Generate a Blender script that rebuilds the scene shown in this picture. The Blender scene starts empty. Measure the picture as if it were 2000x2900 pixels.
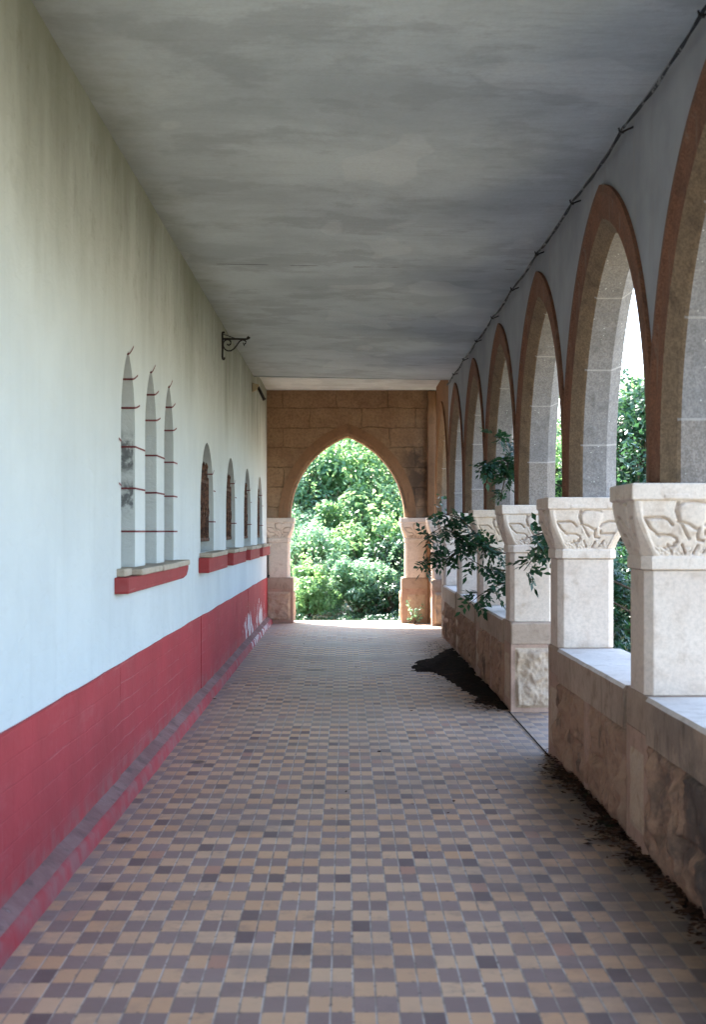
import bpy, math, random
import numpy as np
from mathutils import Vector, noise as mnoise

random.seed(7)
rng = np.random.default_rng(11)
scene = bpy.context.scene
COL = scene.collection
R = math.radians

# ------------------------------------------------------------------ dimensions (metres)
XL = -1.37            # face of the plastered building wall
XW = 1.555            # inner face of the arcade wall
XWB = 1.87            # outer face of the arcade wall
PX = 1.665            # column axis
BAY = 2.76
Y0 = 6.93             # column 0
YEND = 24.0
ZC_L, ZC_R = 3.92, 3.85   # ceiling heights left / right
CAPZ = 1.834
COLY = [Y0 + BAY * k for k in range(-2, 7)]

def lin(r, g, b):
    def f(c):
        c /= 255.0
        return c / 12.92 if c <= 0.04045 else ((c + 0.055) / 1.055) ** 2.4
    return (f(r), f(g), f(b), 1.0)

# ------------------------------------------------------------------ tagging
def tag(o, label=None, cat=None, group=None, kind=None):
    if label: o['label'] = label
    if cat: o['category'] = cat
    if group: o['group'] = group
    if kind: o['kind'] = kind
    return o

def empty(name, loc=(0, 0, 0), rz=0.0, parent=None):
    o = bpy.data.objects.new(name, None)
    o.empty_display_size = 0.2
    o.location = loc
    o.rotation_euler = (0, 0, rz)
    COL.objects.link(o)
    if parent: o.parent = parent
    return o

def copy_tree(o, parent=None):
    c = o.copy()
    COL.objects.link(c)
    if parent: c.parent = parent
    for ch in list(o.children):
        copy_tree(ch, c)
    return c

# ------------------------------------------------------------------ mesh builder
class MB:
    def __init__(self):
        self.v, self.f, self.m, self.s = [], [], [], []
    def vert(self, p):
        self.v.append(tuple(p)); return len(self.v) - 1
    def face(self, idx, m=0, smooth=False):
        self.f.append(tuple(idx)); self.m.append(m); self.s.append(smooth)
    def quad(self, a, b, c, d, m=0, smooth=False):
        i = [self.vert(p) for p in (a, b, c, d)]
        self.face(i, m, smooth)
    def box(self, x0, x1, y0, y1, z0, z1, m=0, top=None, skip=()):
        i = [self.vert(p) for p in ((x0,y0,z0),(x1,y0,z0),(x1,y1,z0),(x0,y1,z0),(x0,y0,z1),(x1,y0,z1),(x1,y1,z1),(x0,y1,z1))]
        for nm, q in (('b',(0,3,2,1)),('t',(4,5,6,7)),('f',(0,1,5,4)),('r',(1,2,6,5)),('k',(2,3,7,6)),('l',(3,0,4,7))):
            if nm in skip: continue
            self.face([i[k] for k in q], top if (nm == 't' and top is not None) else m)
    def loft(self, rings, m=0, closed=True, caps=(True, True), smooth=False):
        n = len(rings[0])
        ids = [[self.vert(p) for p in r] for r in rings]
        for a, b in zip(ids, ids[1:]):
            rg = range(n) if closed else range(n - 1)
            for k in rg:
                self.face((a[k], a[(k + 1) % n], b[(k + 1) % n], b[k]), m, smooth)
        if closed and caps[0]: self.face(list(reversed(ids[0])), m)
        if closed and caps[1]: self.face(ids[-1], m)
    def tube(self, pts, rad, seg=6, m=0, smooth=True):
        pts = [Vector(p) for p in pts]
        rings = []
        up = Vector((0.13, 0.21, 0.97)).normalized()
        for i, p in enumerate(pts):
            t = (pts[min(i + 1, len(pts) - 1)] - pts[max(i - 1, 0)]).normalized()
            a = t.cross(up)
            if a.length < 1e-3: a = t.cross(Vector((1, 0, 0)))
            a.normalize(); b = t.cross(a).normalized()
            r = rad[i] if isinstance(rad, (list, tuple)) else rad
            rings.append([p + a * (r * math.cos(2 * math.pi * k / seg)) + b * (r * math.sin(2 * math.pi * k / seg)) for k in range(seg)])
        self.loft(rings, m, True, (True, True), smooth)
    def grid(self, fn, nu, nv, m=0, smooth=True, flip=False):
        ids = [[self.vert(fn(i / nu, j / nv)) for i in range(nu + 1)] for j in range(nv + 1)]
        for j in range(nv):
            for i in range(nu):
                q = (ids[j][i], ids[j][i + 1], ids[j + 1][i + 1], ids[j + 1][i])
                self.face(q[::-1] if flip else q, m(i / nu, j / nv) if callable(m) else m, smooth)
        return ids
    def build(self, name, mats, parent=None, bevel=0.0, fix=False):
        me = bpy.data.meshes.new(name)
        me.from_pydata(self.v, [], self.f)
        if not isinstance(mats, (list, tuple)): mats = [mats]
        for mt in mats: me.materials.append(mt)
        me.polygons.foreach_set('material_index', self.m)
        me.polygons.foreach_set('use_smooth', self.s)
        me.update()
        if fix:
            import bmesh
            bm = bmesh.new(); bm.from_mesh(me)
            bmesh.ops.remove_doubles(bm, verts=bm.verts, dist=1e-5)
            bmesh.ops.recalc_face_normals(bm, faces=bm.faces)
            bm.to_mesh(me); bm.free()
        o = bpy.data.objects.new(name, me)
        COL.objects.link(o)
        if parent: o.parent = parent
        if bevel:
            b = o.modifiers.new('edge', 'BEVEL'); b.width = bevel; b.segments = 2; b.limit_method = 'ANGLE'; b.angle_limit = R(40)
        return o

def fbm(p, sc=1.0, oct=4):
    return mnoise.fractal(Vector(p) * sc, 1.0, 2.0, oct)

def sstep(a, b, x):
    t = min(1, max(0, (x - a) / (b - a))) if b != a else 0
    return t * t * (3 - 2 * t)

# ------------------------------------------------------------------ node helpers
class NT:
    def __init__(self, name):
        self.mat = bpy.data.materials.new(name); self.mat.use_nodes = True
        self.t = self.mat.node_tree; self.n = self.t.nodes
        self.p = self.n['Principled BSDF']; self.out = self.n['Material Output']
        g = self.n.new('ShaderNodeNewGeometry'); self.pos = g.outputs['Position']; self.nor = g.outputs['Normal']
    def link(self, a, b): self.t.links.new(a, b)
    def math(self, op, a, b=None, c=None):
        n = self.n.new('ShaderNodeMath'); n.operation = op
        for i, v in enumerate((a, b, c)):
            if v is None: continue
            if isinstance(v, (int, float)): n.inputs[i].default_value = v
            else: self.link(v, n.inputs[i])
        return n.outputs[0]
    def sep(self, v=None):
        n = self.n.new('ShaderNodeSeparateXYZ'); self.link(v or self.pos, n.inputs[0]); return n.outputs
    def comb(self, x=0, y=0, z=0):
        n = self.n.new('ShaderNodeCombineXYZ')
        for i, v in enumerate((x, y, z)):
            if isinstance(v, (int, float)): n.inputs[i].default_value = v
            else: self.link(v, n.inputs[i])
        return n.outputs[0]
    def scale(self, s, v=None, loc=(0, 0, 0)):
        n = self.n.new('ShaderNodeMapping'); n.inputs['Scale'].default_value = s; n.inputs['Location'].default_value = loc
        self.link(v or self.pos, n.inputs['Vector']); return n.outputs[0]
    def noise(self, sc, detail=4, rough=0.55, v=None, dist=0.0):
        n = self.n.new('ShaderNodeTexNoise'); n.inputs['Scale'].default_value = sc
        n.inputs['Detail'].default_value = detail; n.inputs['Roughness'].default_value = rough; n.inputs['Distortion'].default_value = dist
        self.link(v or self.pos, n.inputs['Vector']); return n.outputs['Fac']
    def ramp(self, f, stops):
        n = self.n.new('ShaderNodeValToRGB'); e = n.color_ramp.elements
        while len(e) < len(stops): e.new(0.5)
        for x, (p, c) in zip(e, stops):
            x.position = p; x.color = c if len(c) == 4 else (*c, 1)
        self.link(f, n.inputs[0]); return n.outputs[0]
    def val(self, f, a, b, lo=0.0, hi=1.0):
        n = self.n.new('ShaderNodeMapRange'); n.interpolation_type = 'SMOOTHSTEP'
        for nm, v in (('From Min', a), ('From Max', b), ('To Min', lo), ('To Max', hi)): n.inputs[nm].default_value = v
        self.link(f, n.inputs['Value']); return n.outputs[0]
    def mix(self, f, a, b, mode='MIX'):
        n = self.n.new('ShaderNodeMix'); n.data_type = 'RGBA'; n.blend_type = mode
        if isinstance(f, (int, float)): n.inputs[0].default_value = f
        else: self.link(f, n.inputs[0])
        for i, v in ((6, a), (7, b)):
            if isinstance(v, tuple): n.inputs[i].default_value = v if len(v) == 4 else (*v, 1)
            else: self.link(v, n.inputs[i])
        return n.outputs[2]
    def bump(self, h, strength=0.3, dist=0.01, prev=None):
        n = self.n.new('ShaderNodeBump'); n.inputs['Strength'].default_value = strength; n.inputs['Distance'].default_value = dist
        self.link(h, n.inputs['Height'])
        if prev: self.link(prev, n.inputs['Normal'])
        return n.outputs[0]
    def done(self, col, rough=0.85, normal=None, spec=0.3):
        if isinstance(col, tuple): self.p.inputs['Base Color'].default_value = col if len(col) == 4 else (*col, 1)
        else: self.link(col, self.p.inputs['Base Color'])
        if isinstance(rough, (int, float)): self.p.inputs['Roughness'].default_value = rough
        else: self.link(rough, self.p.inputs['Roughness'])
        self.p.inputs['Specular IOR Level'].default_value = spec
        if normal: self.link(normal, self.p.inputs['Normal'])
        return self.mat

M = {}
def stone(name, c1, c2, c3, sc=6.0, bump=0.35, speck=0.0, streak=0.0, dark=(0.06, 0.045, 0.035), damp=0.0, groove_tone=0.0, grain=0.0):
    t = NT(name)
    big = t.noise(sc * 0.35, 4, 0.6); fine = t.noise(sc * 9, 5, 0.7); mid = t.noise(sc * 1.7, 5, 0.6, dist=0.4)
    col = t.mix(t.val(big, 0.3, 0.7), c1, c2)
    col = t.mix(t.val(mid, 0.5, 0.75, 0, 0.8), col, c3)
    col = t.mix(t.val(fine, 0.35, 0.75, 0.0, 0.35), col, (c1[0] * 0.5, c1[1] * 0.5, c1[2] * 0.5))
    if grain:
        gr_ = t.noise(75, 3, 0.8); col = t.mix(t.val(gr_, 0.44, 0.58, 0, grain), col, (c3[0] * 0.45, c3[1] * 0.45, c3[2] * 0.45))
        pt = t.noise(3.2, 6, 0.75); col = t.mix(t.val(pt, 0.5, 0.68, 0, grain), col, (c3[0] * 0.62, c3[1] * 0.64, c3[2] * 0.68))
    if streak:
        s = t.noise(5, 4, 0.6, t.scale((3.0, 3.0, 0.5)))
        col = t.mix(t.val(s, 0.55, 0.72, 0, streak), col, dark)
    if speck:
        v = t.n.new('ShaderNodeTexVoronoi'); v.inputs['Scale'].default_value = 34; t.link(t.pos, v.inputs['Vector'])
        sp = t.math('LESS_THAN', v.outputs['Distance'], 0.13)
        keep = t.math('GREATER_THAN', t.noise(9, 2), 0.56)
        col = t.mix(t.math('MULTIPLY', t.math('MULTIPLY', sp, keep), speck), col, (0.62, 0.6, 0.55))
    if groove_tone:
        ga = t.n.new('ShaderNodeAttribute'); ga.attribute_name = 'groove_tone'
        col = t.mix(t.math('MULTIPLY', t.math('MULTIPLY', ga.outputs['Fac'], t.val(mid, 0.30, 0.55, 0.4, 1.0)), groove_tone), col, (0.17, 0.105, 0.07))  # browner with carving depth
    if damp:
        px, py, pz = t.sep()
        dk = t.math('MULTIPLY', t.val(py, 8.2, 5.6), t.val(t.noise(2.4, 6, 0.7), 0.36, 0.58))
        col = t.mix(t.math('MULTIPLY', dk, damp), col, (0.045, 0.045, 0.047))  # damp stains, deepened toward the near end as painted shade
    n = t.bump(mid, bump, 0.012); n = t.bump(fine, bump * 0.8, 0.004, n)
    return t.done(col, 0.9, n, 0.2)

def make_materials():
    # white plaster of the building, with old yellowish damp and painted dimming of light toward the ceiling and mould on the first lancet jamb
    t = NT('white_plaster'); x, y, z = t.sep()
    big = t.noise(0.9, 4, 0.6); fine = t.noise(45, 4, 0.7); streak = t.noise(2.2, 4, 0.6, t.scale((1, 2.4, 0.22)))
    col = t.mix(t.val(big, 0.3, 0.75), (0.545, 0.585, 0.59), (0.615, 0.655, 0.655))
    col = t.mix(t.val(streak, 0.48, 0.8, 0, 0.25), col, (0.42, 0.455, 0.455))
    dn = t.noise(1.1, 6, 0.65, t.scale((1, 1.2, 0.4)))
    damp = t.val(t.math('ADD', t.math('MULTIPLY', t.math('SUBTRACT', z, 2.55), 0.62), t.math('MULTIPLY', t.math('SUBTRACT', dn, 0.5), 0.9)), 0.02, 1.0)
    col = t.mix(t.math('MULTIPLY', damp, 0.92), col, (0.165, 0.175, 0.140))  # damp stain, darkened upward to paint in the fading light
    blot = t.math('MULTIPLY', t.val(t.noise(4.5, 6, 0.75), 0.54, 0.66), t.val(z, 2.7, 3.4))
    col = t.mix(t.math('MULTIPLY', blot, 0.25), col, (0.13, 0.125, 0.085))
    chip = t.val(t.noise(13, 4, 0.6), 0.73, 0.75)
    col = t.mix(t.math('MULTIPLY', chip, 0.5), col, (0.42, 0.40, 0.36))
    jamb = t.math('MULTIPLY', t.math('LESS_THAN', x, XL - 0.012), t.math('MULTIPLY', t.val(y, 8.75, 8.85), t.val(y, 9.05, 9.0)))
    mz = t.math('ADD', t.math('MULTIPLY', t.val(z, 1.95, 2.03), t.val(z, 2.28, 2.15)), t.math('MULTIPLY', t.val(z, 1.68, 1.75), t.val(z, 1.96, 1.88)))
    mould = t.math('MULTIPLY', t.math('MULTIPLY', jamb, mz), t.val(t.noise(11, 5, 0.75), 0.40, 0.58))
    col = t.mix(t.math('MULTIPLY', mould, 0.85), col, (0.10, 0.11, 0.12))
    n = t.bump(t.noise(5, 6, 0.65, t.scale((1, 1, 1.6)), 0.6), 0.5, 0.03); n = t.bump(fine, 0.4, 0.004, n)
    M['plaster'] = t.done(col, 0.9, n, 0.2)

    # ceiling: brushed limewash with broad cross bands, stains and one old crack
    t = NT('ceiling_limewash'); x, y, z = t.sep()
    band = t.noise(0.75, 7, 0.66, t.scale((0.8, 1.0, 1)), 0.25); big = t.noise(1.3, 7, 0.7, t.scale((0.75, 1, 1), loc=(4, 1, 0)))
    col = t.mix(t.val(band, 0.34, 0.66), (0.435, 0.48, 0.51), (0.575, 0.63, 0.66))
    col = t.mix(t.val(big, 0.50, 0.60, 0, 0.45), col, (0.33, 0.355, 0.38))
    patch = t.noise(0.9, 2, 0.4, t.scale((1.2, 0.8, 1), loc=(2, 5, 0)))
    col = t.mix(t.val(patch, 0.585, 0.60, 0, 0.30), col, (0.72, 0.75, 0.76))
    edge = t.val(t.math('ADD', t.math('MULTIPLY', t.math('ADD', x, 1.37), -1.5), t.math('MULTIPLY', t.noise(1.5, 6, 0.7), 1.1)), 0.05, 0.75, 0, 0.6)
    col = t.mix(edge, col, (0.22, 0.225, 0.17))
    brd = t.noise(1.0, 5, 0.7, t.scale((0.5, 11, 1)), 0.2)
    col = t.mix(t.val(brd, 0.54, 0.72, 0, 0.25), col, (0.34, 0.345, 0.355))
    wob = t.math('ADD', y, t.math('MULTIPLY', t.noise(1.3, 3), 0.10))
    cr = t.math('LESS_THAN', t.math('ABSOLUTE', t.math('SUBTRACT', wob, 11.95)), 0.012)
    cr = t.math('MULTIPLY', cr, t.val(t.noise(2.6, 2, v=t.scale((1, 0.01, 1))), 0.50, 0.56))
    col = t.mix(t.math('MULTIPLY', cr, 0.75), col, (0.08, 0.06, 0.06))
    col = t.mix(t.val(t.noise(38, 5, 0.75), 0.35, 0.7, 0, 0.16), col, (0.30, 0.30, 0.31))
    n = t.bump(t.noise(5, 5, 0.65, t.scale((0.6, 1.8, 1))), 0.5, 0.025); n = t.bump(t.noise(55, 4, 0.7), 0.45, 0.004, n)
    M['ceiling'] = t.done(col, 0.95, n, 0.1)

    t = NT('grey_plaster')
    col = t.mix(t.val(t.noise(1.6, 5, 0.6), 0.3, 0.7), (0.29, 0.29, 0.305), (0.38, 0.38, 0.395))
    col = t.mix(t.val(t.noise(3, 4, 0.6, t.scale((1, 2.5, 0.4))), 0.52, 0.75, 0, 0.4), col, (0.33, 0.30, 0.27))
    n = t.bump(t.noise(8, 4), 0.25, 0.015); n = t.bump(t.noise(70, 3), 0.25, 0.003, n)
    M['spandrel'] = t.done(col, 0.92, n, 0.15)

    # red paint on dado, chalky and scuffed, peeling near the far end
    def red(name, base, peel):
        t = NT(name); x, y, z = t.sep()
        col = t.mix(t.val(t.noise(1.4, 5, 0.65), 0.3, 0.7), base, tuple(c * 1.22 for c in base))
        chalk = t.noise(3.5, 5, 0.7, t.scale((1, 0.55, 2.0)))
        col = t.mix(t.val(chalk, 0.5, 0.8, 0, 0.22), col, (0.46, 0.22, 0.21))
        br = t.n.new('ShaderNodeTexBrick'); t.link(t.comb(y, t.math('ADD', z, t.math('MULTIPLY', t.noise(2.0, 3), 0.03)), 0), br.inputs['Vector'])
        for k_, v_ in (('Scale', 1.0), ('Mortar Size', 0.006), ('Mortar Smooth', 0.7), ('Brick Width', 0.34), ('Row Height', 0.115)): br.inputs[k_].default_value = v_
        jm = t.math('MULTIPLY', br.outputs['Fac'], t.val(t.noise(1.7, 4, 0.65), 0.46, 0.66, 0.0, 0.24))
        col = t.mix(jm, col, (0.50, 0.25, 0.24))
        if peel:
            reg = t.math('MULTIPLY', t.val(y, 17.8, 19.0), t.math('MULTIPLY', t.val(y, 23.9, 23.2), t.val(z, 0.62, 0.25)))
            pn = t.math('ADD', t.noise(3.2, 4, 0.6, t.scale((1, 1.2, 0.8))), t.math('MULTIPLY', reg, 0.14))
            col = t.mix(t.math('MULTIPLY', t.val(pn, 0.655, 0.67), t.math('GREATER_THAN', reg, 0.1)), col, (0.62, 0.54, 0.52))
            foot = t.math('MULTIPLY', t.val(z, 0.3, 0.11), t.val(t.noise(6, 4), 0.35, 0.7))
            col = t.mix(t.math('MULTIPLY', foot, 0.5), col, (0.22, 0.15, 0.14))
        n = t.bump(t.math('SUBTRACT', t.noise(9, 4), t.math('MULTIPLY', br.outputs['Fac'], 0.35)), 0.35, 0.010); n = t.bump(t.noise(60, 3), 0.25, 0.003, n)
        return t.done(col, 0.75, n, 0.3)
    M['red'] = red('red_dado_paint', (0.315, 0.028, 0.034), True)
    M['red_sill'] = red('red_sill_paint', (0.27, 0.035, 0.035), False)
    M['red_line'] = red('red_line_paint', (0.15, 0.035, 0.042), False)

    t = NT('dusty_kerb')
    col = t.mix(t.val(t.noise(2.5, 5, 0.65), 0.35, 0.65), (0.22, 0.115, 0.105), (0.29, 0.175, 0.16))
    col = t.mix(t.val(t.noise(7, 5, 0.7), 0.5, 0.68, 0, 0.75), col, (0.15, 0.10, 0.09))
    col = t.mix(t.val(t.noise(14, 4, 0.7), 0.71, 0.75, 0, 0.5), col, (0.50, 0.46, 0.44))
    n = t.bump(t.noise(16, 5, 0.7), 0.5, 0.015)
    M['kerb'] = t.done(col, 0.95, n, 0.1)

    # floor: square tiles in a checkerboard, each with a groove down its middle
    t = NT('checker_floor_tiles'); x, y, z = t.sep(); b = 0.1536
    wob = t.noise(0.7, 2)
    xs = t.math('ADD', x, t.math('MULTIPLY', t.math('SUBTRACT', wob, 0.5), 0.012))
    u = t.math('DIVIDE', t.math('SUBTRACT', xs, 0.0276), b); v = t.math('DIVIDE', t.math('SUBTRACT', y, 4.578), b)
    fu = t.math('FLOOR', u); fv = t.math('FLOOR', v)
    par = t.math('ABSOLUTE', t.math('MODULO', t.math('ADD', t.math('ADD', fu, fv), 4000), 2))
    wn = t.n.new('ShaderNodeTexWhiteNoise'); wn.noise_dimensions = '3D'; t.link(t.comb(fu, fv, 0), wn.inputs['Vector'])
    wn2 = t.n.new('ShaderNodeTexWhiteNoise'); wn2.noise_dimensions = '3D'
    t.link(t.comb(t.math('FLOOR', t.math('MULTIPLY', u, 2)), fv, 3), wn2.inputs['Vector'])
    tan = t.mix(wn.outputs[0], (0.59, 0.335, 0.18), (0.65, 0.42, 0.26))
    tan = t.mix(t.math('GREATER_THAN', wn2.outputs[0], 0.965), tan, (0.46, 0.24, 0.16))
    drk = t.mix(wn.outputs[0], (0.24, 0.155, 0.135), (0.31, 0.21, 0.185))
    drk = t.mix(t.math('GREATER_THAN', wn2.outputs[0], 0.88), drk, (0.15, 0.095, 0.09))
    col = t.mix(par, drk, tan)
    du = t.math('ABSOLUTE', t.math('SUBTRACT', t.math('FRACT', t.math('ADD', t.math('MULTIPLY', u, 2), 0.5)), 0.5))
    dv = t.math('ABSOLUTE', t.math('SUBTRACT', t.math('FRACT', t.math('ADD', v, 0.5)), 0.5))
    gu = t.val(du, 0.060, 0.036); gv = t.val(dv, 0.022, 0.012)
    grout = t.mix(t.val(t.noise(3.3, 4, 0.6), 0.42, 0.62), (0.52, 0.45, 0.39), (0.26, 0.205, 0.17))
    col = t.mix(t.math('MULTIPLY', gu, 0.85), col, grout)
    col = t.mix(t.math('MULTIPLY', gv, 0.2), col, (0.24, 0.19, 0.17))
    chip = t.math('MULTIPLY', t.val(t.math('MINIMUM', du, dv), 0.11, 0.05), t.val(t.noise(24, 4, 0.7), 0.57, 0.62))
    col = t.mix(t.math('MULTIPLY', chip, 0.8), col, (0.16, 0.115, 0.09))
    # trodden dust, heavier toward the far end; wear patches; shade painted down the right side
    dust = t.math('MULTIPLY', t.val(t.noise(0.8, 5, 0.6), 0.30, 0.70), t.val(y, 5, 19, 0.14, 0.9))
    col = t.mix(dust, col, (0.36, 0.275, 0.215))
    col = t.mix(t.val(t.noise(0.9, 6, 0.7), 0.46, 0.72, 0, 0.55), col, (0.20, 0.155, 0.135))
    col = t.mix(t.val(t.noise(5.5, 6, 0.75), 0.52, 0.72, 0, 0.4), col, (0.17, 0.13, 0.115))
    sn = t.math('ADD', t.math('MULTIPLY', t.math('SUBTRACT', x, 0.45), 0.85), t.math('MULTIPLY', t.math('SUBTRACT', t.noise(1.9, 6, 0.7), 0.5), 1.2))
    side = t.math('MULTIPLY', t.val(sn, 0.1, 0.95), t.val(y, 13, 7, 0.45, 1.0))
    col = t.mix(t.math('MULTIPLY', side, 0.82), col, (0.085, 0.068, 0.062))  # dark damp with painted shade along the right side, deepest near the camera
    for sx_, sy_, rx_, ry_ in ((-1.156, 7.12, 0.055, 0.10), (-1.02, 9.55, 0.06, 0.09), (-0.35, 15.9, 0.16, 0.10)):
        q = t.math('ADD', t.math('POWER', t.math('DIVIDE', t.math('SUBTRACT', x, sx_), rx_), 2), t.math('POWER', t.math('DIVIDE', t.math('SUBTRACT', y, sy_), ry_), 2))
        q = t.math('ADD', q, t.math('MULTIPLY', t.noise(18, 4), 0.9))
        col = t.mix(t.val(q, 1.5, 0.7, 0, 0.8), col, (0.05, 0.035, 0.035))
    sideL = t.math('MULTIPLY', t.val(x, -1.05, -1.25), t.val(t.noise(3.6, 5, 0.7), 0.35, 0.6))
    col = t.mix(t.math('MULTIPLY', sideL, 0.6), col, (0.30, 0.25, 0.235))
    col = t.mix(t.val(t.noise(70, 3, 0.7), 0.66, 0.72, 0, 0.3), col, (0.5, 0.47, 0.44))
    h = t.math('SUBTRACT', 1.0, t.math('MAXIMUM', t.math('MULTIPLY', gu, 0.9), t.math('MULTIPLY', gv, 0.5)))
    n = t.bump(h, 0.45, 0.004); n = t.bump(t.noise(4, 4), 0.15, 0.01, n); n = t.bump(t.math('ADD', t.math('MULTIPLY', wn2.outputs[0], 0.6), t.noise(30, 4, 0.7)), 0.3, 0.003, n)
    rg = t.math('ADD', 0.42, t.math('MULTIPLY', t.noise(1.7, 4, 0.6), 0.4))
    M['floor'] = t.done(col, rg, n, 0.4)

    M['cap'] = stone('pale_carved_stone', (0.69, 0.565, 0.465), (0.75, 0.635, 0.535), (0.54, 0.41, 0.315), 7, 0.4)
    M['cap_carved'] = stone('pale_carved_stone_dark_grooves', (0.69, 0.565, 0.465), (0.75, 0.635, 0.535), (0.54, 0.41, 0.315), 7, 0.4, groove_tone=0.38)
    M['shaft'] = stone('pale_shaft_stone', (0.66, 0.54, 0.45), (0.72, 0.605, 0.51), (0.51, 0.385, 0.295), 5, 0.4)
    M['pedestal'] = stone('rock_faced_stone', (0.52, 0.39, 0.28), (0.46, 0.35, 0.265), (0.36, 0.22, 0.13), 7, 0.9, streak=0.15)
    M['margin'] = stone('drafted_margin_stone', (0.46, 0.305, 0.23), (0.38, 0.25, 0.19), (0.27, 0.175, 0.13), 6, 0.4, streak=0.2)
    M['panel'] = stone('rubble_panel_stone', (0.42, 0.265, 0.18), (0.33, 0.205, 0.14), (0.19, 0.12, 0.082), 5, 0.8, streak=0.65, dark=(0.045, 0.04, 0.04), damp=0.8)
    M['sill'] = stone('parapet_slab_stone', (0.46, 0.345, 0.265), (0.38, 0.275, 0.205), (0.25, 0.17, 0.12), 5, 0.55, streak=0.45, damp=0.45)
    M['band'] = stone('red_brown_arch_stone', (0.30, 0.135, 0.078), (0.25, 0.125, 0.08), (0.165, 0.085, 0.058), 4, 0.7, streak=0.5, dark=(0.24, 0.19, 0.15), grain=0.45)
    M['chamfer'] = stone('tan_chamfer_stone', (0.31, 0.215, 0.135), (0.26, 0.18, 0.115), (0.17, 0.12, 0.08), 6, 0.7, streak=0.4, grain=0.45)
    M['reveal'] = stone('grey_granite', (0.29, 0.265, 0.25), (0.235, 0.215, 0.205), (0.175, 0.16, 0.15), 5, 0.9, speck=0.9, grain=0.4)
    M['reveal_tan'] = stone('warm_granite', (0.31, 0.265, 0.23), (0.27, 0.23, 0.20), (0.21, 0.18, 0.155), 5, 0.9, speck=0.4, grain=0.5)
    M['mortar'] = stone('light_mortar', (0.38, 0.35, 0.325), (0.33, 0.305, 0.28), (0.28, 0.25, 0.225), 14, 0.6)
    M['sandstone'] = stone('brown_sandstone', (0.28, 0.15, 0.08), (0.235, 0.125, 0.066), (0.18, 0.095, 0.052), 5, 0.6, streak=0.35)
    M['sill_top'] = stone('skylit_slab_top_stone', (0.66, 0.59, 0.52), (0.58, 0.505, 0.44), (0.43, 0.355, 0.29), 5, 0.5)  # paler copy of the slab stone, skylight painted into the top face
    M['sill_stone'] = stone('window_sill_stone', (0.50, 0.43, 0.35), (0.42, 0.36, 0.28), (0.30, 0.26, 0.20), 9, 0.7)

    # ashlar of the end wall
    t = NT('brown_ashlar'); x, y, z = t.sep()
    wv = t.comb(t.math('ADD', t.math('ADD', x, y), t.math('MULTIPLY', t.noise(2.0, 4), 0.16)), t.math('ADD', z, t.math('MULTIPLY', t.noise(2.2, 4), 0.09)), 0)
    br = t.n.new('ShaderNodeTexBrick'); t.link(wv, br.inputs['Vector'])
    for k, vv in (('Scale', 1.0), ('Mortar Size', 0.009), ('Mortar Smooth', 0.6), ('Bias', -0.1), ('Brick Width', 0.92), ('Row Height', 0.345)): br.inputs[k].default_value = vv
    br.inputs['Color1'].default_value = (0.30, 0.18, 0.105, 1); br.inputs['Color2'].default_value = (0.235, 0.138, 0.08, 1); br.inputs['Mortar'].default_value = (0.19, 0.11, 0.06, 1)
    col = t.mix(t.val(t.noise(3.5, 5, 0.65), 0.3, 0.7, 0, 0.7), br.outputs['Color'], (0.40, 0.255, 0.15))
    col = t.mix(t.val(t.noise(22, 6, 0.8), 0.42, 0.70, 0, 0.6), col, (0.11, 0.058, 0.032))
    col = t.mix(t.val(t.noise(16, 6, 0.8, t.scale((1, 1, 1), loc=(7, 3, 1))), 0.52, 0.72, 0, 0.5), col, (0.36, 0.23, 0.14))
    sx = t.math('MULTIPLY', t.val(x, 0.75, 1.25), t.math('MULTIPLY', t.val(z, 3.55, 2.9), t.val(t.noise(2.2, 5, 0.7), 0.32, 0.55)))
    col = t.mix(t.math('MULTIPLY', sx, 0.85), col, (0.085, 0.06, 0.045))
    sp = t.math('MULTIPLY', t.val(z, 2.3, 1.85), t.val(t.noise(3, 3), 0.35, 0.6))
    col = t.mix(t.math('MULTIPLY', sp, 0.5), col, (0.36, 0.25, 0.17))
    h = t.math('ADD', t.math('MULTIPLY', br.outputs['Fac'], -1.0), t.math('MULTIPLY', t.noise(6, 5, 0.65), 0.8))
    n = t.bump(h, 1.0, 0.04); n = t.bump(t.noise(18, 5, 0.75), 0.9, 0.02, n)
    M['ashlar'] = t.done(col, 0.95, n, 0.1)

    t = NT('black_iron'); M['iron'] = t.done(t.mix(t.val(t.noise(60, 4), 0.4, 0.7), (0.012, 0.011, 0.012), (0.035, 0.025, 0.022)), 0.55, t.bump(t.noise(120, 3), 0.3, 0.002), 0.4)
    t = NT('rusty_iron'); M['rust'] = t.done(t.mix(t.val(t.noise(30, 4), 0.35, 0.65), (0.05, 0.028, 0.022), (0.17, 0.085, 0.055)), 0.85, t.bump(t.noise(90, 3), 0.4, 0.002), 0.3)
    t = NT('cable_rubber'); M['cable'] = t.done(t.mix(t.val(t.noise(7, 4, 0.7), 0.52, 0.62), (0.018, 0.02, 0.026), (0.26, 0.26, 0.26)), 0.7, None, 0.3)
    t = NT('beige_metal'); M['beige'] = t.done(t.mix(t.noise(20, 3), (0.30, 0.24, 0.15), (0.36, 0.29, 0.19)), 0.6)
    t = NT('dark_window_glass'); M['glass'] = t.done((0.02, 0.024, 0.026), 0.12, t.bump(t.noise(3, 2), 0.08, 0.01), 0.6)
    t = NT('window_frame_paint'); M['frame'] = t.done(t.mix(t.noise(25, 3), (0.10, 0.06, 0.045), (0.16, 0.10, 0.075)), 0.7)

    # ground outside
    t = NT('dry_ground')
    col = t.mix(t.val(t.noise(0.8, 5, 0.6), 0.35, 0.65), (0.25, 0.195, 0.13), (0.11, 0.12, 0.055))
    col = t.mix(t.val(t.noise(12, 5, 0.7), 0.45, 0.7), col, (0.28, 0.23, 0.16))
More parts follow.
